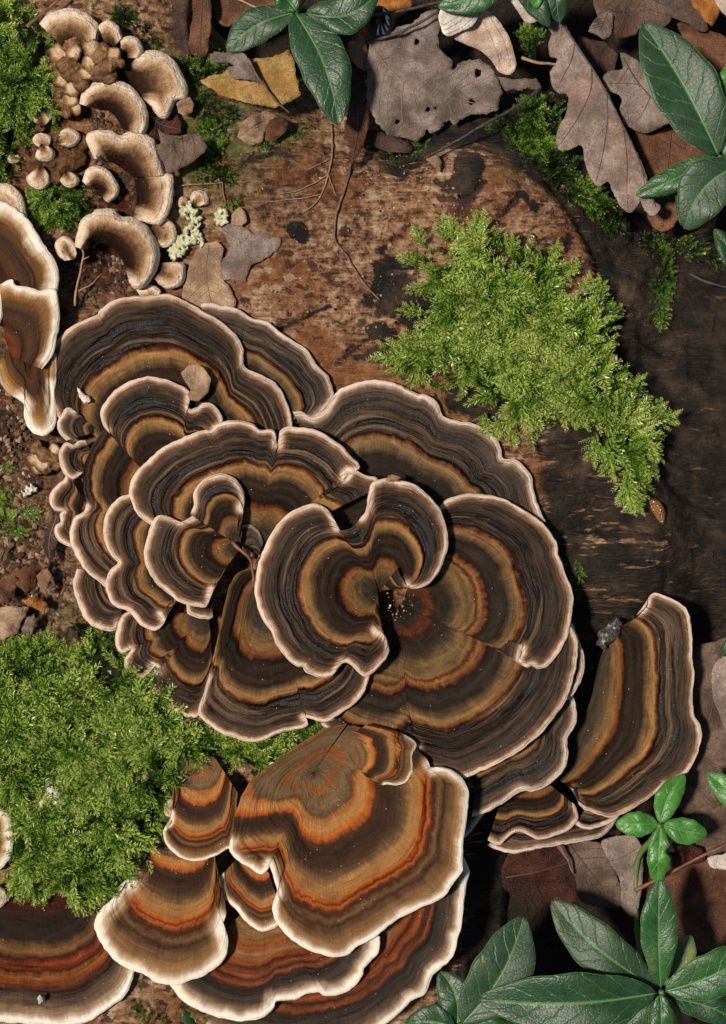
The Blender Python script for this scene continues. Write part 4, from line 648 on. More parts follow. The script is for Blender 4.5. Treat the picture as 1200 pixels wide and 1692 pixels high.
# ------------------------------------------------------------------ dead leaves
DL = {}
def dead(name, c0, c1, cs, rough=.62, spots=.5, bands=0.0):
    if name in DL: return DL[name]
    m = NT('dead_leaf_' + name); O = m.obj(); P_ = m.node('ShaderNodeNewGeometry').outputs['Position']
    n1 = m.noise(P_, 70, 7, .68); n2 = m.noise(P_, 480, 6, .68); vo = m.voro(P_, 900, 'DISTANCE_TO_EDGE'); n3 = m.noise(P_, 2400, 3, .6); n4 = m.noise(P_, 190, 5, .6)
    c = m.mix(m.sm(n1, .40, .60), tuple(x * .8 for x in c0), tuple(x * 1.12 for x in c1)); c = m.mix(m.math('MULTIPLY', m.sm(m.noise(P_, 45, 4, .6), .52, .66), .6), c, (c0[0] * .85, c0[1] * .62, c0[2] * .45)); c = m.mul(c, n2, .66, 1.26); c = m.mul(c, n3, .78, 1.18); c = m.mul(c, n4, .72, 1.2)
    c = m.mix(m.math('MULTIPLY', m.math('MULTIPLY', m.sm(n4, .55, .66), m.sm(n2, .42, .6)), spots), c, cs)
    c = m.mix(m.math('MULTIPLY', m.math('MULTIPLY', m.sm(m.voro(P_, 520), .20, .10), m.sm(n1, .45, .6)), .8), c, tuple(x * .6 for x in cs)); c = m.mix(m.math('MULTIPLY', m.sm(m.voro(P_, 1300), .22, .12), .35), c, cs)
    c = m.mix(m.math('MULTIPLY', m.sm(vo, .05, .0), .26), c, tuple(x * .55 for x in c0))
    if bands: c = m.mix(m.math('MULTIPLY', m.sm(m.noise(m.mapv(P_, (1, 1, 1)), 130, 3), .45, .65), bands), c, cs)
    h = m.math('MULTIPLY_ADD', m.sm(vo, 0, .12), .10, m.math('MULTIPLY_ADD', n3, .25, m.math('MULTIPLY', n2, .8)))
    m.set(Base_Color=c, Roughness=m.math('MULTIPLY_ADD', n1, .3, rough - .15), Normal=m.bump(h, .0011, .85), Specular_IOR_Level=.2); DL[name] = m.m; return m.m
dead('grey', (.165, .125, .10), (.26, .20, .165), (.06, .045, .038)); dead('oak', (.225, .16, .125), (.33, .245, .20), (.09, .055, .045)); dead('brown', (.10, .042, .020), (.17, .078, .038), (.05, .02, .012), .5)
dead('red', (.030, .009, .006), (.065, .018, .009), (.03, .012, .01), .4); dead('tan', (.30, .19, .11), (.40, .27, .17), (.16, .09, .05)); dead('yellow', (.36, .21, .055), (.42, .29, .10), (.20, .085, .022), .55, .55, .5)  # red is darkened: shade of the lower right litter is in its colour
dead('pinkish', (.11, .067, .046), (.165, .108, .078), (.045, .027, .018)); dead('dark', (.045, .024, .017), (.085, .048, .034), (.02, .012, .01), .45); dead('pale', (.52, .40, .30), (.64, .52, .41), (.42, .16, .08), .5, .25, .35); dead('white', (.62, .55, .46), (.74, .67, .58), (.42, .30, .2), .5, .2); dead('amber', (.38, .14, .03), (.50, .22, .06), (.14, .05, .02), .45)  # pinkish also carries the lower right litter's shade in its colour
m = NT('leaf_vein_dark'); m.set(Base_Color=(.06, .038, .03, 1), Roughness=.6); VEIN = m.m
m = NT('leaf_vein_tan'); m.set(Base_Color=(.20, .12, .075, 1), Roughness=.6); VEIN_T = m.m
DEADN = 0
def resample(q, n):
    Q = np.vstack([q, q[:1]]); L = np.r_[0, np.cumsum(np.hypot(*np.diff(Q, axis=0).T))]; u = np.linspace(0, L[-1], n + 1)[:-1]; return np.stack([np.interp(u, L, Q[:, 0]), np.interp(u, L, Q[:, 1])], -1)
def dleaf(label, outline, z, mat, tilt=(0, 0), amp=10, holes=(), ribs=(), veins=(), cup=0.0, name='dead_leaf', group='dead leaves in the litter', rag=1.2, step=5.0, vein_mat=None, rr=1.5, cat='leaf', roll=None, sharp=False, drape=False, auto=None):
    """a dried leaf: traced outline, own height, tilt (rise per unit in x, y), curl"""
    global DEADN; DEADN += 1; sd = 100 + DEADN * 3
    q = pts(outline); n = max(30, int(np.hypot(*(np.roll(q, -1, 0) - q).T).sum() / 3.6)); P_ = resample(q, n) if sharp or rag > 1.6 or np.ptp(q, 0).max() < 75 and cat == 'leaf' or name != 'dead_leaf' and cat != 'petal' else catmull(q, n, True)
    P_ = P_ + rag * 2 * np.c_[vn(np.arange(n) / 1.3, sd, 1) - .5, vn(np.arange(n) / 1.3, sd, 2) - .5] + rag * 2.4 * np.c_[vn(np.arange(n) / 4.2, sd, 7) - .5, vn(np.arange(n) / 4.2, sd, 8) - .5]; cen = P_.mean(0); size = np.ptp(P_, 0).max()
    def zf(x, y):
        dx = x - cen[0]; dy = y - cen[1]
        zz = z + tilt[0] * dx + tilt[1] * dy + amp * 2.4 * (vn(x / (size * .34), y / (size * .34), sd) - .5) + amp * .7 * (vn(x / 22, y / 22, sd + 1) - .5) + cup * (dx * dx + dy * dy) / (size * size / 4)
        if roll is not None: zz = zz + roll[2] * np.maximum(0, (dx * roll[0] + dy * roll[1]) / size) ** 2
        if drape: zz = zz + log_height(x, y)
        return zz + 1.6 * fbm(x / 7, y / 7, sd) + 5.0 * np.abs(fbm(x / 34, y / 34, sd + 3)) + .12 * amp * np.sin((x * np.cos(sd) + y * np.sin(sd)) / 9 + 4 * vn(x / 40, y / 40, sd))
    rings = [P_]
    for (hx_, hy_, hr) in holes:
        a = np.linspace(0, 2 * np.pi, 10, endpoint=False); rings.append(np.c_[hx_ + hr * np.cos(a) * (1 + .3 * np.sin(a * 2 + hx_)), hy_ + hr * np.sin(a) * (1 + .3 * np.cos(a * 3 + hy_))])
    lo, hi = P_.min(0), P_.max(0); gx_, gy_ = np.meshgrid(np.arange(lo[0], hi[0], step), np.arange(lo[1], hi[1], step)); gx_ = gx_.ravel() + rng.uniform(-1.5, 1.5, gx_.size); gy_ = gy_.ravel() + rng.uniform(-1.5, 1.5, gy_.size)
    ok = inside(P_, gx_, gy_) & (segdist(P_, gx_, gy_) > 2.5)
    for r_ in rings[1:]: ok &= ~inside(r_, gx_, gy_) & (segdist(r_, gx_, gy_) > 2)
    vs = [Vector(p) for r_ in rings for p in r_] + [Vector(p) for p in np.c_[gx_[ok], gy_[ok]]]; ed = []; o_ = 0
    for r_ in rings: ed += [(o_ + i, o_ + (i + 1) % len(r_)) for i in range(len(r_))]; o_ += len(r_)
    vo, _, fo, _, _, _ = delaunay_2d_cdt(vs, ed, [], 0, 1e-4)
    xy = np.array([tuple(p) for p in vo]); F = [tuple(f) for f in fo if len(f) == 3]; ctr = np.array([xy[list(f)].mean(0) for f in F])
    k = inside(P_, ctr[:, 0], ctr[:, 1])
    for r_ in rings[1:]: k &= ~inside(r_, ctr[:, 0], ctr[:, 1])
    F = [f if np.cross(xy[f[1]] - xy[f[0]], xy[f[2]] - xy[f[0]]) < 0 else f[::-1] for f, kk in zip(F, k) if kk]
    zz = zf(xy[:, 0], xy[:, 1]); V = W(xy[:, 0], xy[:, 1], zz); Vb = W(xy[:, 0], xy[:, 1], zz - .7); nV = len(V); cnt = {}
    for f in F:
        for a, b in ((f[0], f[1]), (f[1], f[2]), (f[2], f[0])): cnt[(a, b)] = 1
    Fa = F + [tuple(i + nV for i in f[::-1]) for f in F] + [(a, a + nV, b + nV, b) for (a, b) in cnt if (b, a) not in cnt]
    vm = vein_mat or VEIN
    z0 = float(zf(*cen)); root = empty(name, W(cen[0], cen[1], z0)) if (ribs or veins) else None
    o = mesh('blade' if root else name, np.vstack([V, Vb]), Fa, DL[mat], root, loc=None if root else W(cen[0], cen[1], z0))
    tag(root or o, label, cat, group)
    side = []
    if ribs and not veins and auto is None: auto = 5
    for q in (ribs if auto else ()):
        Cm = catmull(pts(q), 40)
        for k_ in range(auto):
            i0 = int(4 + 30 * (k_ + .4 * vn(k_ * 1.7, sd, 2)) / auto); tg = Cm[min(i0 + 2, 39)] - Cm[i0]; a0 = math.atan2(tg[1], tg[0])
            for sg in (-1, 1):
                p_ = Cm[i0].copy(); a_ = a0 + sg * (.95 + .2 * vn(k_, sg + sd, 4)); path = [p_.copy()]
                for _ in range(26):
                    p_ = p_ + 4.5 * np.array([math.cos(a_), math.sin(a_)]); a_ -= sg * .022
                    if not inside(P_, p_[0:1], p_[1:2])[0]: break
                    path.append(p_.copy())
                if len(path) > 4: side.append(np.array(path))
    for Ps in side:
        C = catmull(Ps, 16); Vt, Ft = tube_geo(W(C[:, 0], C[:, 1], zf(C[:, 0], C[:, 1]) + .25), np.linspace(.55, .25, 16) * rr * S, 5); mesh('vein', Vt, Ft, vm, root)
    for nm, rows, r0 in (('midrib', ribs, rr), ('vein', veins, rr * .5)):
        for q in rows:
            C = catmull(pts(q), 22); Vt, Ft = tube_geo(W(C[:, 0], C[:, 1], zf(C[:, 0], C[:, 1]) + .4), np.linspace(1.0, .45, 22) * r0 * S, 5); mesh(nm, Vt, Ft, vm, root)
    return root or o
dleaf('big grey rotting leaf with small holes at top centre', '609,66 640,60 660,45 690,30 722,10 728,40 722,60 730,85 745,98 748,118 756,105 775,100 790,98 808,108 822,127 830,157 822,185 800,187 778,190 760,198 748,210 742,198 728,214 712,222 705,212 698,226 690,236 668,230 640,221 625,206 612,186 604,176 606,130', -8, 'grey', (-.02, .04), 11, holes=[(657, 201, 4), (689, 69, 5), (707, 181, 4), (780, 169, 5), (790, 120, 7), (735, 204, 3), (720, 178, 3)], ribs=['612,70 640,110 690,150 760,165 815,178'], veins=['690,150 720,120 735,95', '650,120 640,170 642,205', '740,160 770,140 800,130'], vein_mat=VEIN_T, rr=1.6, sharp=True, rag=2.4, auto=7)
dleaf('long lobed pinkish grey oak leaf at the upper right', '902,42 912,54 906,72 909,92 921,97 916,108 909,121 911,139 922,153 938,159 935,187 924,210 918,232 925,247 941,248 959,240 964,259 972,286 986,306 996,305 1005,299 1013,316 1027,341 1039,350 1050,345 1058,333 1064,346 1074,355 1087,352 1091,340 1077,325 1069,296 1051,248 1025,199 1009,161 975,105 945,60 932,38 915,34', 14, 'oak', (.10, .02), 9, ribs=['928,38 958,82 992,134 1022,192 1050,250 1072,308 1084,342'], veins=['950,72 944,100 925,137', '978,112 976,150 955,195 926,238', '1003,155 1004,200 995,260 985,300', '1030,210 1036,260 1036,320 1038,345', '1060,275 1066,310 1062,330'], rr=2.0, cup=6)
dleaf('lobed grey oak leaf partly under the spotted evergreen leaf', '1026,88 1028,112 1006,118 996,131 1006,150 1026,161 1024,184 1035,206 1061,219 1085,214 1102,205 1130,190 1120,150 1085,115 1060,105 1040,92', -6, 'grey', (.05, 0), 9, ribs=['1030,95 1050,130 1080,165 1110,190'], veins=['1038,112 1020,140', '1058,140 1042,138 1000,138', '1075,160 1060,190 1045,205'])
dleaf('flat reddish brown leaf under the evergreen whorl at upper right', '1046,216 1075,222 1110,208 1140,200 1190,225 1180,260 1150,310 1138,330 1117,367 1100,382 1082,378 1070,350 1078,320 1068,280', -40, 'brown', (0, .05), 9, ribs=['1110,210 1102,290 1096,375'])
dleaf('yellow brown serrated leaf at the upper left', '331,134 345,128 365,122 395,104 420,98 450,95 478,84 488,110 497,160 478,168 455,178 425,175 395,166 362,156 345,146', 26, 'yellow', (.04, -.02), 9, ribs=['395,106 420,128 445,150 470,172'], veins=['415,112 385,125 345,132', '430,135 400,145 370,152', '445,150 425,163 415,172', '425,122 455,120 485,118', '440,140 465,142 490,148'], vein_mat=VEIN_T, rr=1.3, rag=2.2)
dleaf('torn grey leaf scrap on the yellow serrated leaf', '347,92 358,88 372,86 380,79 398,79 408,92 414,106 424,122 430,140 420,132 405,130 395,132 380,128 374,114 388,110 376,104 352,106', 42, 'grey', (.03, 0), 7, rag=2.0)
dleaf('tan leaf piece lying against the top of the rosette', '313,436 325,415 340,402 360,399 371,412 366,430 368,460 380,475 391,494 387,512 360,512 330,520 300,500 303,470', 8, 'tan', (0, .02), 4, drape=True, sharp=True, ribs=['345,405 340,450 350,505'], vein_mat=VEIN_T, rr=1.1)
dleaf('curled grey brown leaf beside the pale brackets', '262,213 270,222 290,224 326,222 338,235 341,248 322,266 300,277 277,287 270,268 258,243 266,235', 44, 'pinkish', (.06, -.02), 9, veins=['300,224 304,250 296,278', '318,224 322,248 314,268'], roll=(.9, .3, 40))
dleaf('grey leaf scrap lying flat on the wood', '364,378 378,370 392,369 405,378 418,385 440,388 462,392 464,402 456,415 436,428 418,438 410,450 408,464 390,466 368,464 367,440 370,425 382,408 372,392', 6, 'grey', (0, 0), 3, drape=True, ribs=['368,380 395,395 430,400'], veins=['395,395 400,420 395,455'], vein_mat=VEIN_T, rr=1.0, rag=2.0)
dleaf('small pinkish petal shaped scrap above the grey leaf scrap', '382,372 384,352 396,341 406,352 410,366 398,374', 10, 'tan', (0, .05), 3, name='leaf_scrap')
dleaf('round tan leaf disc resting on the rosette', '299,616 311,603 326,602 338,608 349,626 344,648 327,664 314,661 309,652 316,645 306,632', 48, 'tan', (.05, .0), 3, name='leaf_scrap', rag=.5, cup=5)
dleaf('narrow curled brown leaf with a long stalk hanging at top centre', '575,188 588,174 604,176 610,195 606,225 596,250 588,262 580,275 576,262 580,240 570,225', 18, 'brown', (.0, .05), 8, ribs=['592,176 590,220 582,268'], rr=1.6)
dleaf('shaded brown leaf under the hanging evergreen leaf', '560,120 600,70 615,100 606,170 590,180 572,190 556,180', -30, 'dark', (0, 0), 8)
dleaf('thin brown leaf edge under the big grey leaf', '600,214 640,222 680,240 676,252 640,250 606,236', -28, 'dark', (0, 0), 5)
dleaf('dark brown upright leaf by the top edge, left of the evergreen sprig', '318,-20 345,-20 350,30 346,70 340,92 322,95 312,70 318,30', -10, 'brown', (.05, 0), 10, ribs=['335,-20 330,90'])
dleaf('dark leaf curled at the top edge behind the pale brackets', '288,-20 312,-20 310,40 316,90 300,90 286,60', -6, 'dark', (.1, 0), 12)
dleaf('grey black leaf at the top edge above the pale brackets', '205,-20 285,-20 290,20 284,62 262,62 240,40 222,20', -34, 'dark', (0, 0), 10)
dleaf('crumpled brown litter leaf left of the evergreen sprig', '350,-20 440,-20 470,-5 462,24 420,28 390,40 372,44 356,24', -24, 'brown', (0, 0), 14)
dleaf('brown leaf behind the evergreen sprig at the top', '600,-15 660,-15 680,10 640,40 655,60 620,75 600,60 590,30', -34, 'amber', (0, 0), 9)
dleaf('tan leaf wedge between the hanging leaf and the big grey leaf', '575,70 606,66 612,110 600,118 580,100', -22, 'tan', (0, 0), 6)
dleaf('wide brown leaf at the upper right edge of the picture', '985,-20 1080,-20 1100,10 1110,30 1095,45 1060,45 1048,58 1020,62 1008,46 990,30', -44, 'pinkish', (0, 0), 12, ribs=['990,10 1030,20 1090,15'])
dleaf('grey curled leaf lobe in front of the wide brown leaf', '972,52 985,30 1000,18 1014,24 1012,46 1008,62 998,66 985,58', -26, 'grey', (.04, 0), 7, ribs=['1004,22 992,50'])
dleaf('pinkish brown leaf above the large spotted leaf', '1050,-20 1150,-20 1162,20 1168,52 1150,48 1125,34 1100,24 1075,14', -34, 'pinkish', (.03, 0), 9, ribs=['1060,-10 1110,14 1160,40'])
dleaf('amber sunlit leaf in the upper right corner', '1135,-15 1195,-15 1190,20 1178,44 1160,30 1145,8', -16, 'amber', (.06, 0), 10)
dleaf('pale leaf tip in the upper right corner', '1172,-15 1230,-15 1225,40 1202,30 1188,12', 0, 'pale', (.05, 0), 5)
dleaf('dark brown leaf behind the large spotted leaf', '1120,40 1170,50 1215,80 1215,210 1180,200 1160,120', -56, 'brown', (0, 0), 10)
dleaf('brown leaf in the shadow left of the curled lobe', '955,60 1000,68 1020,90 1014,120 990,128 960,95', -70, 'dark', (0, 0), 8)
dleaf('pinkish white shell shaped petal at the top', '726,20 752,-6 790,-10 792,18 784,40 762,52 742,60 730,50', 30, 'white', (0, .05), 4, veins=['735,50 760,35 785,12', '732,42 758,26 782,2', '740,56 765,44 788,24'], vein_mat=VEIN_T, rr=.9, name='dried_petal', cat='petal', group='dried petals', rag=.5)
dleaf('long twisted pinkish white petal beside the shell shaped petal', '750,62 768,50 788,34 800,14 818,28 838,54 850,88 853,110 842,124 824,118 808,96 790,82 766,72', 20, 'pale', (.05, .0), 10, veins=['795,30 815,70 830,115', '808,26 832,66 844,110'], vein_mat=VEIN_T, rr=.9, name='dried_petal', cat='petal', group='dried petals', rag=.5)
dleaf('small white petal at the top edge left of the bluish leaves', '838,-15 872,-12 886,14 890,32 872,38 856,20', 20, 'white', (0, 0), 5, name='dried_petal', cat='petal', group='dried petals', rag=.5)
dleaf('grey torn leaf edge below the twisted petal', '822,127 850,130 872,128 884,130 896,150 898,162 886,150 874,142 862,152 848,148 832,152', -2, 'grey', (0, 0), 7, rag=2)
dleaf('flat tan chip on the rim of the log', '704,262 712,252 724,256 728,268 727,284 720,280 712,272', 32, 'tan', (0, 0), 3, name='wood_chip', cat='chip', group='loose wood chips', rag=1.5)
dleaf('reddish leaf under the low right brackets', '828,1440 850,1402 900,1396 945,1400 960,1440 958,1486 900,1494 860,1482 836,1470', -96, 'red', (0, .0), 10, ribs=['835,1450 890,1440 955,1420'], veins=['880,1442 870,1410', '910,1434 930,1480'])
dleaf('brown leaf with a notch beside the reddish leaf', '920,1390 990,1392 1010,1420 1025,1462 1030,1496 1000,1500 960,1490 950,1450 935,1420', -84, 'pinkish', (0, 0), 8, ribs=['940,1395 975,1440 1015,1490'])
dleaf('grey leaf behind the stem of the small sprig', '995,1390 1045,1380 1062,1410 1060,1470 1050,1512 1030,1500 1022,1450 1005,1420', -74, 'grey', (0, 0), 7, veins=['1004,1424 1030,1416 1056,1400'])
dleaf('big brown leaf in the shade of the upright bracket', '1120,1090 1180,1060 1215,1080 1220,1300 1190,1330 1150,1345 1110,1330 1085,1290 1130,1240 1150,1180', -74, 'pinkish', (.03, .02), 12, ribs=['1190,1080 1170,1200 1120,1330'], veins=['1180,1150 1205,1170', '1172,1190 1150,1215', '1160,1250 1195,1270', '1140,1290 1180,1330'])
dleaf('pinkish grey leaf in front at the right edge', '1180,1100 1215,1085 1225,1180 1215,1260 1195,1200 1178,1150', -50, 'oak', (.03, 0), 7)
dleaf('grey brown leaf under the small sprig at right', '1120,1330 1190,1320 1230,1340 1225,1400 1180,1425 1140,1420 1110,1395 1150,1370', -84, 'pinkish', (0, 0), 9, veins=['1130,1340 1170,1380 1210,1390', '1190,1330 1192,1360 1170,1400'])
dleaf('dark brown leaf in the lower right shade', '1060,1430 1130,1410 1200,1430 1220,1500 1200,1560 1140,1570 1100,1540 1070,1490', -110, 'brown', (0, 0), 12, ribs=['1080,1440 1140,1490 1200,1550'])
dleaf('small curled red brown leaf below the small sprig', '1118,1400 1135,1392 1160,1400 1168,1420 1150,1428 1128,1424', -60, 'red', (0, 0), 10)
dleaf('pale frilly scrap at the lower right edge', '1168,1420 1185,1412 1215,1405 1215,1428 1195,1440 1178,1434', -50, 'white', (0, 0), 6, name='leaf_scrap', rag=2.4)
dleaf('narrow brown leaf leaning against the left rim of the rosette', '72,905 76,880 86,860 100,850 100,870 94,905 84,928 78,918', 8, 'dark', (.02, 0), 5, ribs=['94,852 82,890 82,924'], vein_mat=VEIN_T, rr=.9)
dleaf('dark purple brown leaf under the curled grey leaf', '238,186 256,196 274,187 292,187 301,204 298,220 282,224 262,238 242,228 247,208', 18, 'red', (0, 0), 8, ribs=['244,190 268,206 298,214'])
dleaf('round tan shell scrap right of the warty bracket', '292,172 302,160 314,160 322,172 318,186 306,194 294,186', 22, 'tan', (0, 0), 5, name='leaf_scrap', cup=8)
dleaf('brown leaf curled under the serrated yellow leaf', '392,226 398,204 414,190 440,184 458,190 446,200 438,214 434,236 414,240 400,232', 20, 'tan', (.05, 0), 11, ribs=['396,226 418,208 452,190'], veins=['418,208 432,214 436,226', '410,214 408,202'], vein_mat=VEIN_T, rr=1.2)
dleaf('small rust brown leaf scrap next to the curled brown leaf', '438,214 446,196 468,194 478,206 470,222 452,236 438,232', 14, 'brown', (0, 0), 5, name='leaf_scrap')
for i, (lab, o_, mt) in enumerate((('flat orange brown wood flake at the left, nearest the edge', '-12,988 6,952 18,946 30,958 22,985 4,1000', 'brown'), ('broad tan wood flake at the far left above the moss cushion', '-12,1008 14,1000 44,1002 46,1016 34,1030 30,1048 -12,1060', 'tan'), ('crumpled orange flake in the crumbling wood', '22,950 40,938 58,930 64,950 60,972 44,978 28,965', 'brown'), ('pale curled flake in the crumbling wood', '60,948 78,938 88,948 80,962 78,980 66,978', 'tan'),
        ('grey pale flake at the edge of the moss cushion', '44,1020 56,1014 60,1030 54,1046 40,1050 36,1036', 'grey'), ('thin orange flake below the knobbly growth', '34,990 62,986 78,996 76,1014 58,1008', 'amber'), ('tan lump scrap by the left edge of the rosette', '62,928 76,922 80,934 68,940', 'tan'))):
    dleaf(lab, o_, 16 + 4 * (i % 3), mt, (0, 0), 8, name='wood_flake', cat='flake', group='flakes of crumbling wood', rag=2.2, step=5)

dleaf('white downy scrap stuck on the upper left bracket', '128,638 136,648 146,656 150,664 142,666 134,660 130,650', 44, 'white', (0, 0), 3, name='leaf_scrap', rag=1.8)
dleaf('crumb of tan litter on the rim of the hooking horn', '636,792 642,786 652,784 662,789 656,796 644,797', 84, 'tan', (0, 0), 3, name='leaf_scrap', rag=1.8)
dleaf('white speck on the dark red corner bracket', '61,1650 65,1644 71,1648 71,1656 65,1659', 40, 'white', (0, 0), 1, name='leaf_scrap', rag=.6)
dleaf('little brown scrap caught in the bright moss patch', '760,492 770,488 784,492 786,502 774,508 762,504', 46, 'tan', (0, 0), 3, name='leaf_scrap', rag=1.6)
# ------------------------------------------------------------------ twigs, stalks, fibres
def twig_mat(name, a, b):
    m = NT(name); n1 = m.noise(m.mapv(m.obj(), (1, 1, 1)), 350, 4, .6); m.set(Base_Color=m.mix(m.sm(n1, .3, .7), a, b), Roughness=.6, Normal=m.bump(n1, .0006)); return m.m
TW = {'brown': twig_mat('twig_brown', (.07, .035, .02), (.20, .11, .06)), 'dark': twig_mat('twig_dark', (.02, .014, .012), (.06, .045, .036)), 'straw': twig_mat('dry_straw', (.20, .11, .06), (.36, .23, .13)), 'red': twig_mat('twig_red', (.12, .04, .022), (.24, .09, .045))}
TWN = 0
def twig(label, path, r, mat, branches=(), name='twig', on=None):
    """path: x,y pixels with height z (or on=offset above the log)"""
    global TWN; TWN += 1
    def geo(p, r0, r1):
        A = np.array(p, float)
        if on is not None: A = np.c_[A[:, :2], log_height(A[:, 0], A[:, 1]) + on]
        n = max(12, len(A) * 6); C = catmull(A, n); i = np.arange(n)
        C[:, :2] += 1.6 * np.c_[vn(i / 2.5, TWN, 3) - .5, vn(i / 2.5, TWN, 4) - .5]
        if on is not None: C[:, 2] = np.maximum(C[:, 2], log_height(C[:, 0], C[:, 1]) + on)
        rr_ = np.linspace(r0, r1, n) * (1 + .25 * (vn(i / 1.5, TWN, 6) - .5)); return tube_geo(W(C[:, 0], C[:, 1], C[:, 2]), rr_ * S, 7)
    V, F = geo(path, r, r * .6)
    if branches:
        root = tag(empty(name, W(path[0][0], path[0][1], path[0][2] if on is None else 0)), label, 'twig', 'twigs and stalks'); mesh('stem', V, F, TW[mat], root)
        for b in branches: Vb, Fb = geo(b, r * .6, r * .25); mesh('side_shoot', Vb, Fb, TW[mat], root)
        return root
    return tag(mesh(name, V, F, TW[mat], loc=W(path[0][0], path[0][1], 0)), label, 'twig', 'twigs and stalks')
twig('thin brown stalk running down the bare wood to the black stain', [(579, 268), (576, 290), (565, 325), (555, 360), (554, 397), (571, 420), (594, 457), (612, 480), (628, 496)], 2.3, 'brown', on=5)
twig('dry straw stalk with fine side threads on the bare wood', [(548, 206), (549, 250), (541, 296), (526, 330), (500, 352)], 1.6, 'straw', [[(541, 290), (500, 312), (460, 322)], [(530, 322), (480, 330), (420, 334)], [(546, 262), (520, 275), (505, 282)], [(543, 290), (550, 310), (556, 324)]], 'straw_stalk', on=4)
twig('dark slanting twig below the big grey leaf', [(892, 148, 10), (850, 178, 22), (800, 206, 34), (745, 238, 36), (700, 262, 34)], 3.2, 'dark')
twig('dark twig at the top edge behind the big grey leaf', [(592, 28, 4), (640, 22, 10), (690, 12, 10), (740, 0, 6)], 3.4, 'dark')
twig('brown twig crossing the top of the big grey leaf', [(604, 68, 4), (650, 58, 14), (700, 34, 14), (732, 14, 14)], 3.0, 'dark')
twig('forked dry twig between the left bracket and the rosette', [(124, 506, 10), (126, 478, 14), (134, 445, 16), (138, 420, 20), (135, 412, 20)], 2.4, 'straw', [[(130, 482, 14), (150, 470, 14), (168, 452, 12)], [(138, 430, 18), (147, 423, 20)]])
twig('dark thick twig in the moss at the top left', [(44, 44, 44), (64, 28, 40), (92, 4, 34), (110, -14, 30)], 3.4, 'brown')
twig('small brown sprout in the gap at the rosette\'s middle', [(384, 896, 78), (398, 910, 82), (412, 922, 80), (418, 945, 74), (418, 972, 66)], 3.0, 'red')
twig('curved red brown twig at the lower right edge', [(1050, 1472, -70), (1100, 1446, -56), (1150, 1420, -50), (1215, 1388, -50)], 3.6, 'red')
twig('thin straw across the wood near the pale bracket', [(292, 308), (330, 304), (372, 302), (410, 300)], 1.1, 'straw', name='straw_stalk', on=4)
twig('thin reddish thread standing by the lichen', [(366, 280), (368, 310), (372, 336), (366, 352)], 1.3, 'red', name='straw_stalk', on=5)
twig('pale dry stem in the litter at the top left of the sprig', [(380, -8, 0), (420, 10, 4), (462, 18, 4)], 2.2, 'straw', name='straw_stalk')
twig('rib of torn leaf running over the serrated yellow leaf', [(410, 96, 50), (428, 130, 48), (450, 160, 44), (478, 186, 34)], 2.4, 'brown')
twig('green brown stalk under the low right brackets', [(925, 1398, -60), (938, 1420, -64), (948, 1444, -72)], 3.0, 'brown', name='plant_stalk')
twig('dark twig across the right edge below the dark leaf', [(1140, 452, -36), (1170, 466, -34), (1215, 480, -36)], 3.0, 'dark')
twig('pale stalk crossing under the oak leaf', [(862, 96, -10), (890, 104, -8), (925, 106, -10)], 3.2, 'straw', name='plant_stalk')

# ------------------------------------------------------------------ lichen, slug, husk, crumbs
def lichen_mat(name, a, b):
    m = NT(name); O = m.obj(); n1 = m.noise(O, 700, 4, .6); m.set(Base_Color=m.mix(m.sm(n1, .3, .7), a, b), Roughness=.8, Normal=m.bump(n1, .001)); return m.m
LI = lichen_mat('lichen_crust', (.34, .34, .17), (.66, .65, .44)); LW = lichen_mat('lichen_crust_grey', (.40, .38, .30), (.72, .70, .60))
def lichen(label, spots, zb, mat, seed):
    rs = np.random.default_rng(seed); balls = []
    for (x, y, r) in spots:
        for _ in range(int(r * 2.6)): a = rs.uniform(0, 6.28); q = r * rs.uniform(0, 1) ** .5; balls.append((x + q * np.cos(a), y + q * np.sin(a), rs.uniform(1.5, 3.6), rs.uniform(3, 12)))
    o = lumps('lichen', label, balls, mat, zb, seed=seed, warp=3.4, cat='lichen'); return o
lichen('yellowish crusty lichen on the wood beside the pale brackets', [(312, 352, 12), (322, 368, 12), (316, 385, 12), (306, 400, 13), (326, 396, 10), (296, 410, 12), (290, 418, 10), (312, 342, 8)], 6, LI, 3)
lichen('small yellowish lichen flake beside the thin reddish thread', [(366, 352, 8), (368, 362, 8), (362, 366, 6)], 6, LI, 4)
lichen('greyish white lichen tangle in the moss cushion', [(72, 1270, 11), (78, 1284, 10), (90, 1276, 8), (80, 1300, 8), (88, 1316, 12), (74, 1326, 9), (100, 1318, 8)], 40, LW, 5)
lichen('white crumb of lichen at the left edge of the moss cushion', [(8, 1145, 6), (16, 1140, 6), (4, 1156, 5)], 34, LW, 6)
lichen('tiny white lichen spot on the crumbling wood', [(48, 810, 7), (40, 812, 5), (56, 806, 5)], -4, LW, 7)
lichen('white mould spot on the charred wood beside the moss', [(935, 521, 9), (946, 523, 7), (926, 519, 5)], 4, LW, 8)
m = NT('wet_pebble'); O = m.obj(); n1 = m.noise(O, 600, 4, .7); m.set(Base_Color=m.mix(m.sm(n1, .48, .66), (.035, .030, .028), (.30, .28, .26)), Roughness=.3, Normal=m.bump(n1, .001)); PEB = m.m
lumps('stone', 'glistening grey stone lodged behind the upright right bracket', [(1002, 1052, 13, 16), (1012, 1042, 14, 20), (1020, 1032, 10, 18), (996, 1062, 9, 12)], PEB, -52, seed=31, warp=2.0, cat='stone')
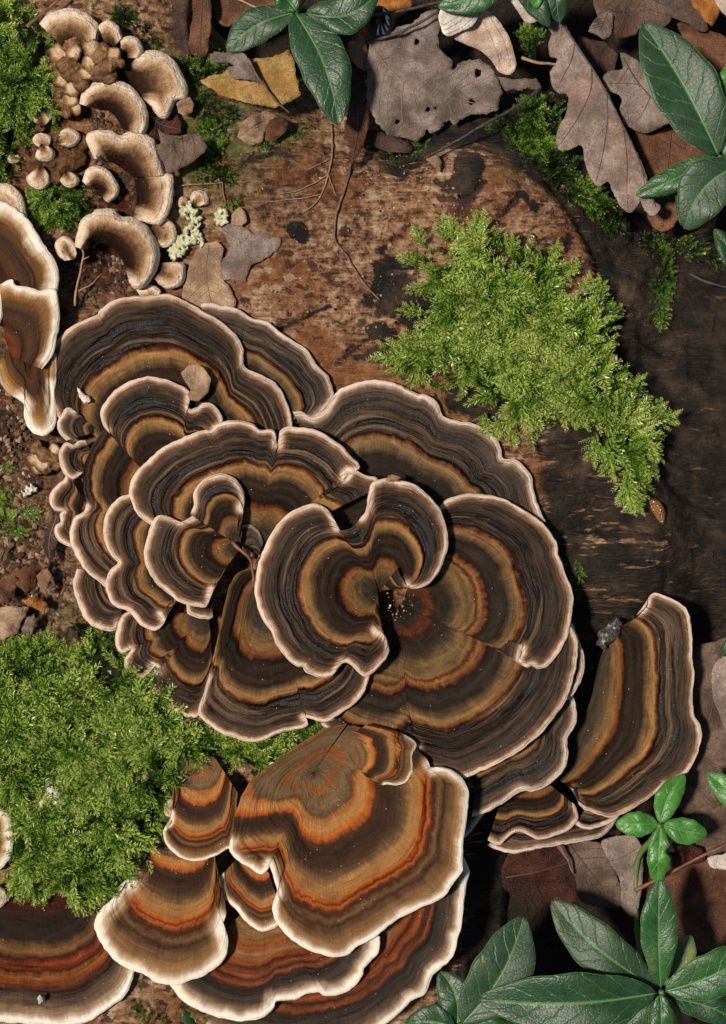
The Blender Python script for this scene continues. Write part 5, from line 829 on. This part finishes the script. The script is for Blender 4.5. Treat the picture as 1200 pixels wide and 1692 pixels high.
# slug: one tapering body with a mantle hump
m = NT('slug_skin'); O = m.obj(); n1 = m.noise(O, 900, 3); vo = m.voro(O, 1500)
m.set(Base_Color=m.mix(n1, (.17, .065, .018), (.30, .135, .045)), Roughness=.22, Normal=m.bump(vo, .0008, .7), Specular_IOR_Level=.6)
a = np.linspace(0, 1, 30); r_ = 11.5 * np.sin(np.pi * a ** .8) ** .6 * (1 - .25 * a) + .3; cx = 1077 + 18 * a + 3 * np.sin(a * 3); cy = 824 + 42 * a; ph = np.linspace(0, 2 * np.pi, 16, endpoint=False)
zc = log_height(1085, 845) + 4 + 3 * np.exp(-((a - .38) / .2) ** 2)
X = cx[:, None] + r_[:, None] * np.cos(ph) * .95; Y = cy[:, None] + r_[:, None] * np.cos(ph) * -.32; Z = zc[:, None] + r_[:, None] * np.maximum(np.sin(ph), -.35) * .9
i_ = np.arange(29)[:, None] * 16; j_ = np.arange(16); k_ = (j_ + 1) % 16
Fs = np.stack([(i_ + j_), (i_ + k_), (i_ + 16 + k_), (i_ + 16 + j_)], -1).reshape(-1, 4)
tag(mesh('slug', W(X.ravel(), Y.ravel(), Z.ravel()), Fs, m.m, loc=W(1085, 845, float(zc.min()))), 'small orange brown slug on the charred wood below the moss', 'slug')
# open nut husk with white bristles
root = tag(empty('nut_husk', W(625, 40, -10)), 'dark open husk with white bristles at the top edge', 'husk')
aa = np.linspace(0, 2 * np.pi, 24, endpoint=False); rows = []
for (rr_, zz) in ((26, 0), (27, 10), (22, 14), (16, 4), (6, -6)): rows.append(W(626 + rr_ * .8 * np.cos(aa), 36 + rr_ * np.sin(aa), zz - 6 + 0 * aa))
i_ = np.arange(4)[:, None] * 24; j_ = np.arange(24); k_ = (j_ + 1) % 24
DARKM = TW['dark']; mesh('shell', np.vstack(rows), np.stack([(i_ + j_), (i_ + k_), (i_ + 24 + k_), (i_ + 24 + j_)], -1).reshape(-1, 4), DARKM, root)
m = NT('white_bristle'); m.set(Base_Color=(.75, .72, .66, 1), Roughness=.6)
for k, ang in enumerate((-50, -18, 10, 34, 62, 95)):
    a0 = math.radians(ang); b0 = (626 + 17 * math.cos(a0), 38 - 20 * -math.sin(a0)); C = catmull(np.array([[b0[0], b0[1], 6], [b0[0] - 4 * math.cos(a0), b0[1] - 6 - 2 * (k % 3), 10], [b0[0] - 7 * math.cos(a0) + 2 * (k % 2), b0[1] - 10 - 4 * (k % 3), 8]]), 8)
    Vt, Ft = tube_geo(W(C[:, 0], C[:, 1], C[:, 2]), np.linspace(2.8, .3, 8) * S, 5); mesh('bristle', Vt, Ft, m.m, root)
# crumbs: far too many to count
m = NT('wood_crumb'); g_ = m.attr('tone'); m.set(Base_Color=m.ramp(g_, [(0, (.02, .012, .009)), (.35, (.09, .045, .022)), (.65, (.24, .14, .075)), (.9, (.42, .31, .2)), (1, (.62, .56, .47))]), Roughness=.65); CRUMB = m.m
def crumbs(label, polys, n, size, tone, seed, up=2, zfun=log_height):
    rs = np.random.default_rng(seed); Vs = []; Fs = []; Gs = []; off = 0
    base = np.array([[1, 0, 0], [-1, 0, 0], [0, 1, 0], [0, -1, 0], [0, 0, 1], [0, 0, -1.]]); bf = np.array([[4, 0, 2], [4, 2, 1], [4, 1, 3], [4, 3, 0], [5, 2, 0], [5, 1, 2], [5, 3, 1], [5, 0, 3]])
    for q in polys:
        q = pts(q); lo, hi = q.min(0), q.max(0); P_ = rs.uniform(lo, hi, (n * 4, 2)); P_ = P_[inside(q, P_[:, 0], P_[:, 1])]; P_ = P_[vn(P_[:, 0] / 22, P_[:, 1] / 22, seed) > rs.uniform(.2, .8, len(P_))][:n]
        zz = zfun(P_[:, 0], P_[:, 1])
        for (x, y), z in zip(P_, zz):
            s_ = rs.uniform(*size) * rs.uniform(.5, 1.4); v = base * (rs.uniform(.5, 1.6, (6, 3)) * [s_, s_ * .8, s_ * .5]); a = rs.uniform(0, 6.28); ca, sa = math.cos(a), math.sin(a)
            v = v @ np.array([[ca, -sa, 0], [sa, ca, 0], [0, 0, 1]]).T; Vs.append(v * S + W(x, y, z + up)); Fs.append(bf + off); Gs.append(np.full(6, np.clip(tone + rs.normal(0, .22), 0, 1))); off += 6
    o = mesh('crumbs', np.vstack(Vs), np.vstack(Fs), CRUMB, attrs={'tone': np.concatenate(Gs)}, smooth=False, loc=W(*q.mean(0), 0)); return tag(o, label, 'crumbs', kind='stuff')
crumbs('crumbly wood fragments along the left edge below the drooping bracket', ['-20,600 40,690 90,730 60,790 100,850 110,905 130,960 130,1020 60,1060 -20,1060'], 1500, (2, 6.5), .38, 3)
crumbs('fine tan crumbs scattered over the bare wood', ['340,260 440,240 600,280 760,260 860,330 900,420 700,470 680,600 600,620 470,530 380,500 350,420'], 700, (.8, 2.4), .42, 5)
crumbs('dark reddish crumbs in the hollow under the arched pale bracket', ['105,420 200,420 230,470 200,500 150,510 110,500 100,470'], 260, (2, 6), .28, 7)
crumbs('dark red crumbs between the pale brackets', ['135,180 190,190 240,225 262,205 250,235 200,225 150,215', '150,262 210,290 225,330 215,366 170,345 200,318 150,275'], 170, (1.5, 5), .25, 8)
crumbs('pale dust grains in the hollow centre of the right whorl', ['632,930 662,945 690,975 700,1000 660,1030 620,1020 640,985'], 90, (.7, 1.6), .62, 9, up=0, zfun=lambda x, y: 0 * x + 33)
